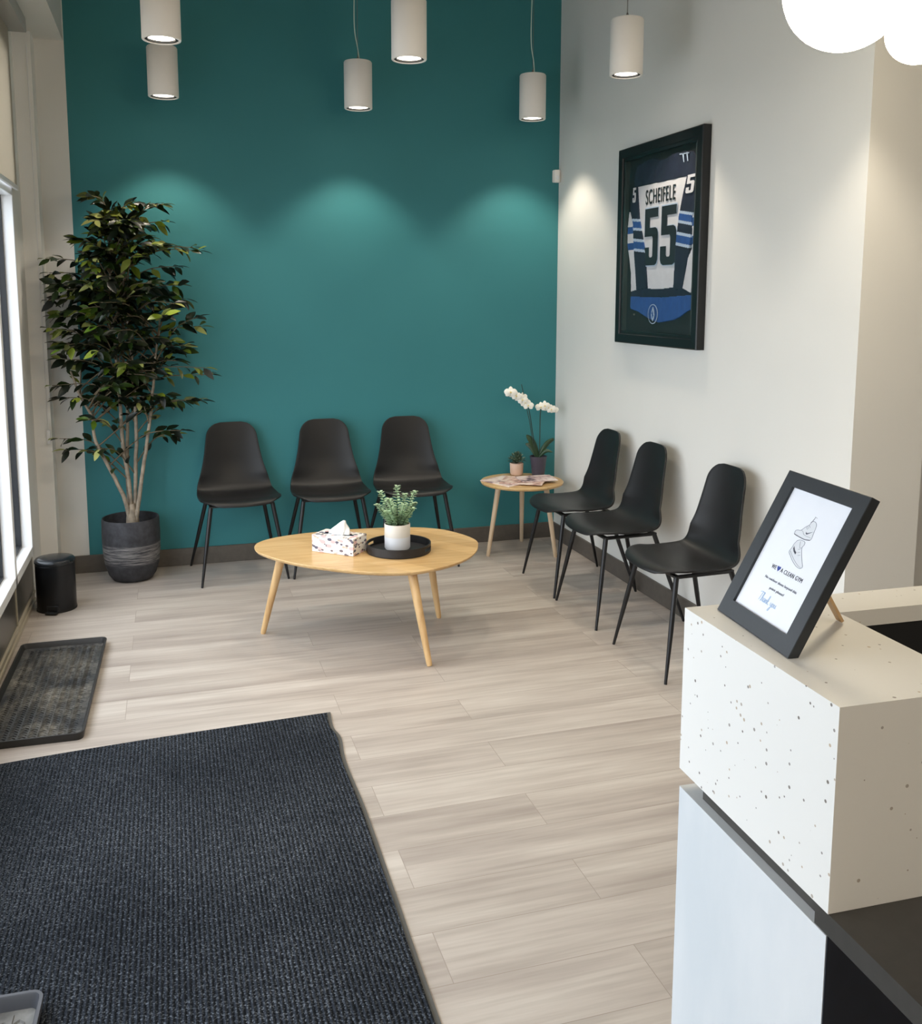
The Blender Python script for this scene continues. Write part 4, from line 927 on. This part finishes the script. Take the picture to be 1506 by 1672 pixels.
# ------------------------------------------------------------------ ficus
PX, PY = -2.578, -0.185
t = thing('potted_ficus', 'tall artificial ficus tree with slender pale stems in a dark textured pot', 'potted tree', (PX, PY, 0))
b = B(); lathe(b, [(0.085, 0), (0.105, 0.006), (0.125, 0.035), (0.142, 0.09), (0.150, 0.16), (0.152, 0.25), (0.150, 0.335), (0.147, 0.345), (0.141, 0.343), (0.138, 0.30), (0.137, 0.25)], 64, cap1=False); mesh('pot', b, M['pot'], t, smooth=True)
b = B(); lathe(b, [(0.137, 0.27), (0.02, 0.275)], 32, cap0=False); mesh('soil', b, M['soil'], t)
rnd = random.Random(5)
W2 = lambda x, y, z: Vector((x - PX, y - PY, z))
stems = [
 [(-2.570, -0.20, 0.26), (-2.60, -0.21, 0.44), (-2.66, -0.22, 0.60), (-2.735, -0.23, 0.78), (-2.745, -0.22, 0.90), (-2.80, -0.22, 1.02), (-2.84, -0.22, 1.15)],
 [(-2.570, -0.19, 0.26), (-2.575, -0.19, 0.50), (-2.600, -0.19, 0.75), (-2.605, -0.19, 1.0), (-2.615, -0.19, 1.25), (-2.63, -0.19, 1.50), (-2.62, -0.19, 1.75), (-2.60, -0.19, 1.92)],
 [(-2.565, -0.18, 0.26), (-2.545, -0.18, 0.52), (-2.53, -0.17, 0.80), (-2.53, -0.17, 1.05), (-2.54, -0.17, 1.30), (-2.56, -0.17, 1.60), (-2.53, -0.18, 1.86)],
 [(-2.560, -0.20, 0.26), (-2.52, -0.21, 0.50), (-2.475, -0.22, 0.76), (-2.44, -0.23, 0.98), (-2.42, -0.23, 1.18), (-2.39, -0.23, 1.36)],
 [(-2.575, -0.17, 0.30), (-2.585, -0.15, 0.60), (-2.57, -0.13, 0.95), (-2.58, -0.13, 1.30), (-2.54, -0.14, 1.60)]]
SP = []
for k, s in enumerate(stems):
    pts = bez([W2(*p) for p in s], 5)
    for i, p in enumerate(pts): p.x += 0.004 * noise.noise(Vector((i * .6, k * 3, 0))); p.y += 0.004 * noise.noise(Vector((i * .6, k * 3, 9)))
    rads = [0.0125 * (1 - 0.62 * i / len(pts)) for i in range(len(pts))]; b = B(); tube(b, pts, rads, 10); mesh('stem', b, M['stem'], t, smooth=True); SP.append(pts)
b = B(); tube(b, [W2(-2.567, -0.19, 0.24), W2(-2.567, -0.19, 0.34), W2(-2.570, -0.19, 0.42)], [0.040, 0.033, 0.020], 14); mesh('trunk_base', b, M['stem'], t, smooth=True)
lv = B(); lay = lv.loops.layers.color.new('tint'); tw = B()
greens = [(56, 76, 42), (68, 90, 46), (50, 70, 42), (82, 104, 52), (96, 114, 60), (58, 80, 52)]; lights = [(160, 170, 92), (178, 184, 118), (138, 158, 80), (188, 190, 148)]  # pale greens: variegated leaves, plus lamplight painted into the leaf colour
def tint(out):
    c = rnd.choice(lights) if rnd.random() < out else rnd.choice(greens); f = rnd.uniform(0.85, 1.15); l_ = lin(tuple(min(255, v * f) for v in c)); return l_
def clampw(p):
    p = p.copy(); p.x = max(p.x, -2.955 - PX); p.y = min(p.y, -0.03 - PY); return p
def branch(a, tip, nl, out=0.22, sag=0.03, scale=1.0):
    a = Vector(a); tip = clampw(Vector(tip)); mid = a.lerp(tip, 0.5) + Vector((0, 0, 0.10 * (tip - a).length + sag)); pts = bez([a, mid, tip], 7)
    tube(tw, pts, [0.0045 * (1 - 0.7 * i / len(pts)) for i in range(len(pts))], 5)
    for i in range(nl):
        f = 0.22 + 0.78 * (i + rnd.random() * 0.6) / nl; f = min(f, 0.999); q = f * (len(pts) - 1); k = int(q); p = pts[k].lerp(pts[min(k + 1, len(pts) - 1)], q - k)
        d = (pts[min(k + 1, len(pts) - 1)] - pts[k]); d = d.normalized() if d.length > 1e-6 else (tip - a).normalized()
        s = d.cross(Vector((0, 0, 1))); s = s.normalized() if s.length > 1e-3 else Vector((1, 0, 0))
        side = 1 if i % 2 else -1
        dirn = d * rnd.uniform(0.3, 0.9) + s * side * rnd.uniform(0.3, 0.9) + Vector((0, 0, rnd.uniform(-0.65, 0.35)))
        L_ = rnd.uniform(0.062, 0.100) * scale; end = p + dirn.normalized() * L_
        if end.y > -0.008 - PY: dirn.y = -abs(dirn.y) - 0.1
        if end.x < -2.965 - PX: dirn.x = abs(dirn.x)
        oval_leaf(lv, p + dirn.normalized() * 0.006, dirn, Vector((rnd.uniform(-.6, .6), rnd.uniform(-1.6, .0), 1)), L_, L_ * rnd.uniform(0.36, 0.46), rnd.uniform(0.1, 0.45), lay, tint(out))
    oval_leaf(lv, tip, (tip - pts[-3]) , Vector((0, -0.2, 1)), 0.07 * scale, 0.027 * scale, 0.25, lay, tint(out))
def nearest(z):
    best = min((p for s in SP for p in s), key=lambda p: abs(p.z - z) + rnd.random() * 0.12); return best
# branches whose ends the photo shows
tips = [(-2.692, -.25, 2.05), (-2.61, -.22, 1.98), (-2.50, -.22, 2.02), (-2.348, -.25, 2.02), (-2.35, -.24, 1.93), (-2.78, -.2, 1.83), (-2.93, -.25, 1.73), (-2.92, -.2, 1.66), (-2.88, -.3, 1.60),
 (-2.20, -.25, 1.80), (-2.17, -.28, 1.78), (-2.29, -.2, 1.70), (-2.28, -.3, 1.60), (-2.93, -.22, 1.52), (-2.89, -.24, 1.44), (-2.93, -.3, 1.38), (-2.90, -.18, 1.30), (-2.88, -.3, 1.22), (-2.19, -.25, 1.43), (-2.17, -.2, 1.38),
 (-2.26, -.25, 1.28), (-2.16, -.28, 1.16), (-2.14, -.25, 1.12), (-2.18, -.25, 0.98), (-2.24, -.28, 0.99), (-2.93, -.25, 1.08), (-2.88, -.28, 1.02), (-2.91, -.25, 0.80), (-2.88, -.25, 0.74), (-2.29, -.25, 0.82), (-2.33, -.22, 0.80), (-2.72, -.25, 0.74), (-2.76, -.3, 0.90)]
for tp in tips:
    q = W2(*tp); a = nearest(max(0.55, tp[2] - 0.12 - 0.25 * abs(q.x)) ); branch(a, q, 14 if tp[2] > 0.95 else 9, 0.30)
# the dense inside of the crown
for i in range(112):
    z = rnd.uniform(0.98, 1.98); prof = 0.12 + 0.26 * min(1, max(0, (2.02 - z) / 0.42)); 
    if z < 1.15: prof = 0.30
    a = rnd.random() * 2 * PI; r_ = prof * rnd.uniform(0.35, 0.9); q = Vector((math.cos(a) * r_ * 1.05, math.sin(a) * r_ * 0.8 - 0.06, z)); q.z = z
    st = nearest(z - 0.15); branch(st, q, rnd.choice((9, 11, 13)), 0.16 if z < 1.6 else 0.34)  # more pale leaves up high, painting in the glow of the lamps above
for bm_ in (lv, tw):
    for v in bm_.verts: v.co.y = min(v.co.y, -0.006 - PY); v.co.x = max(v.co.x, -2.965 - PX)
mesh('twigs', tw, M['twig'], t, smooth='all'); mesh('foliage', lv, M['ficus'], t, smooth='all')
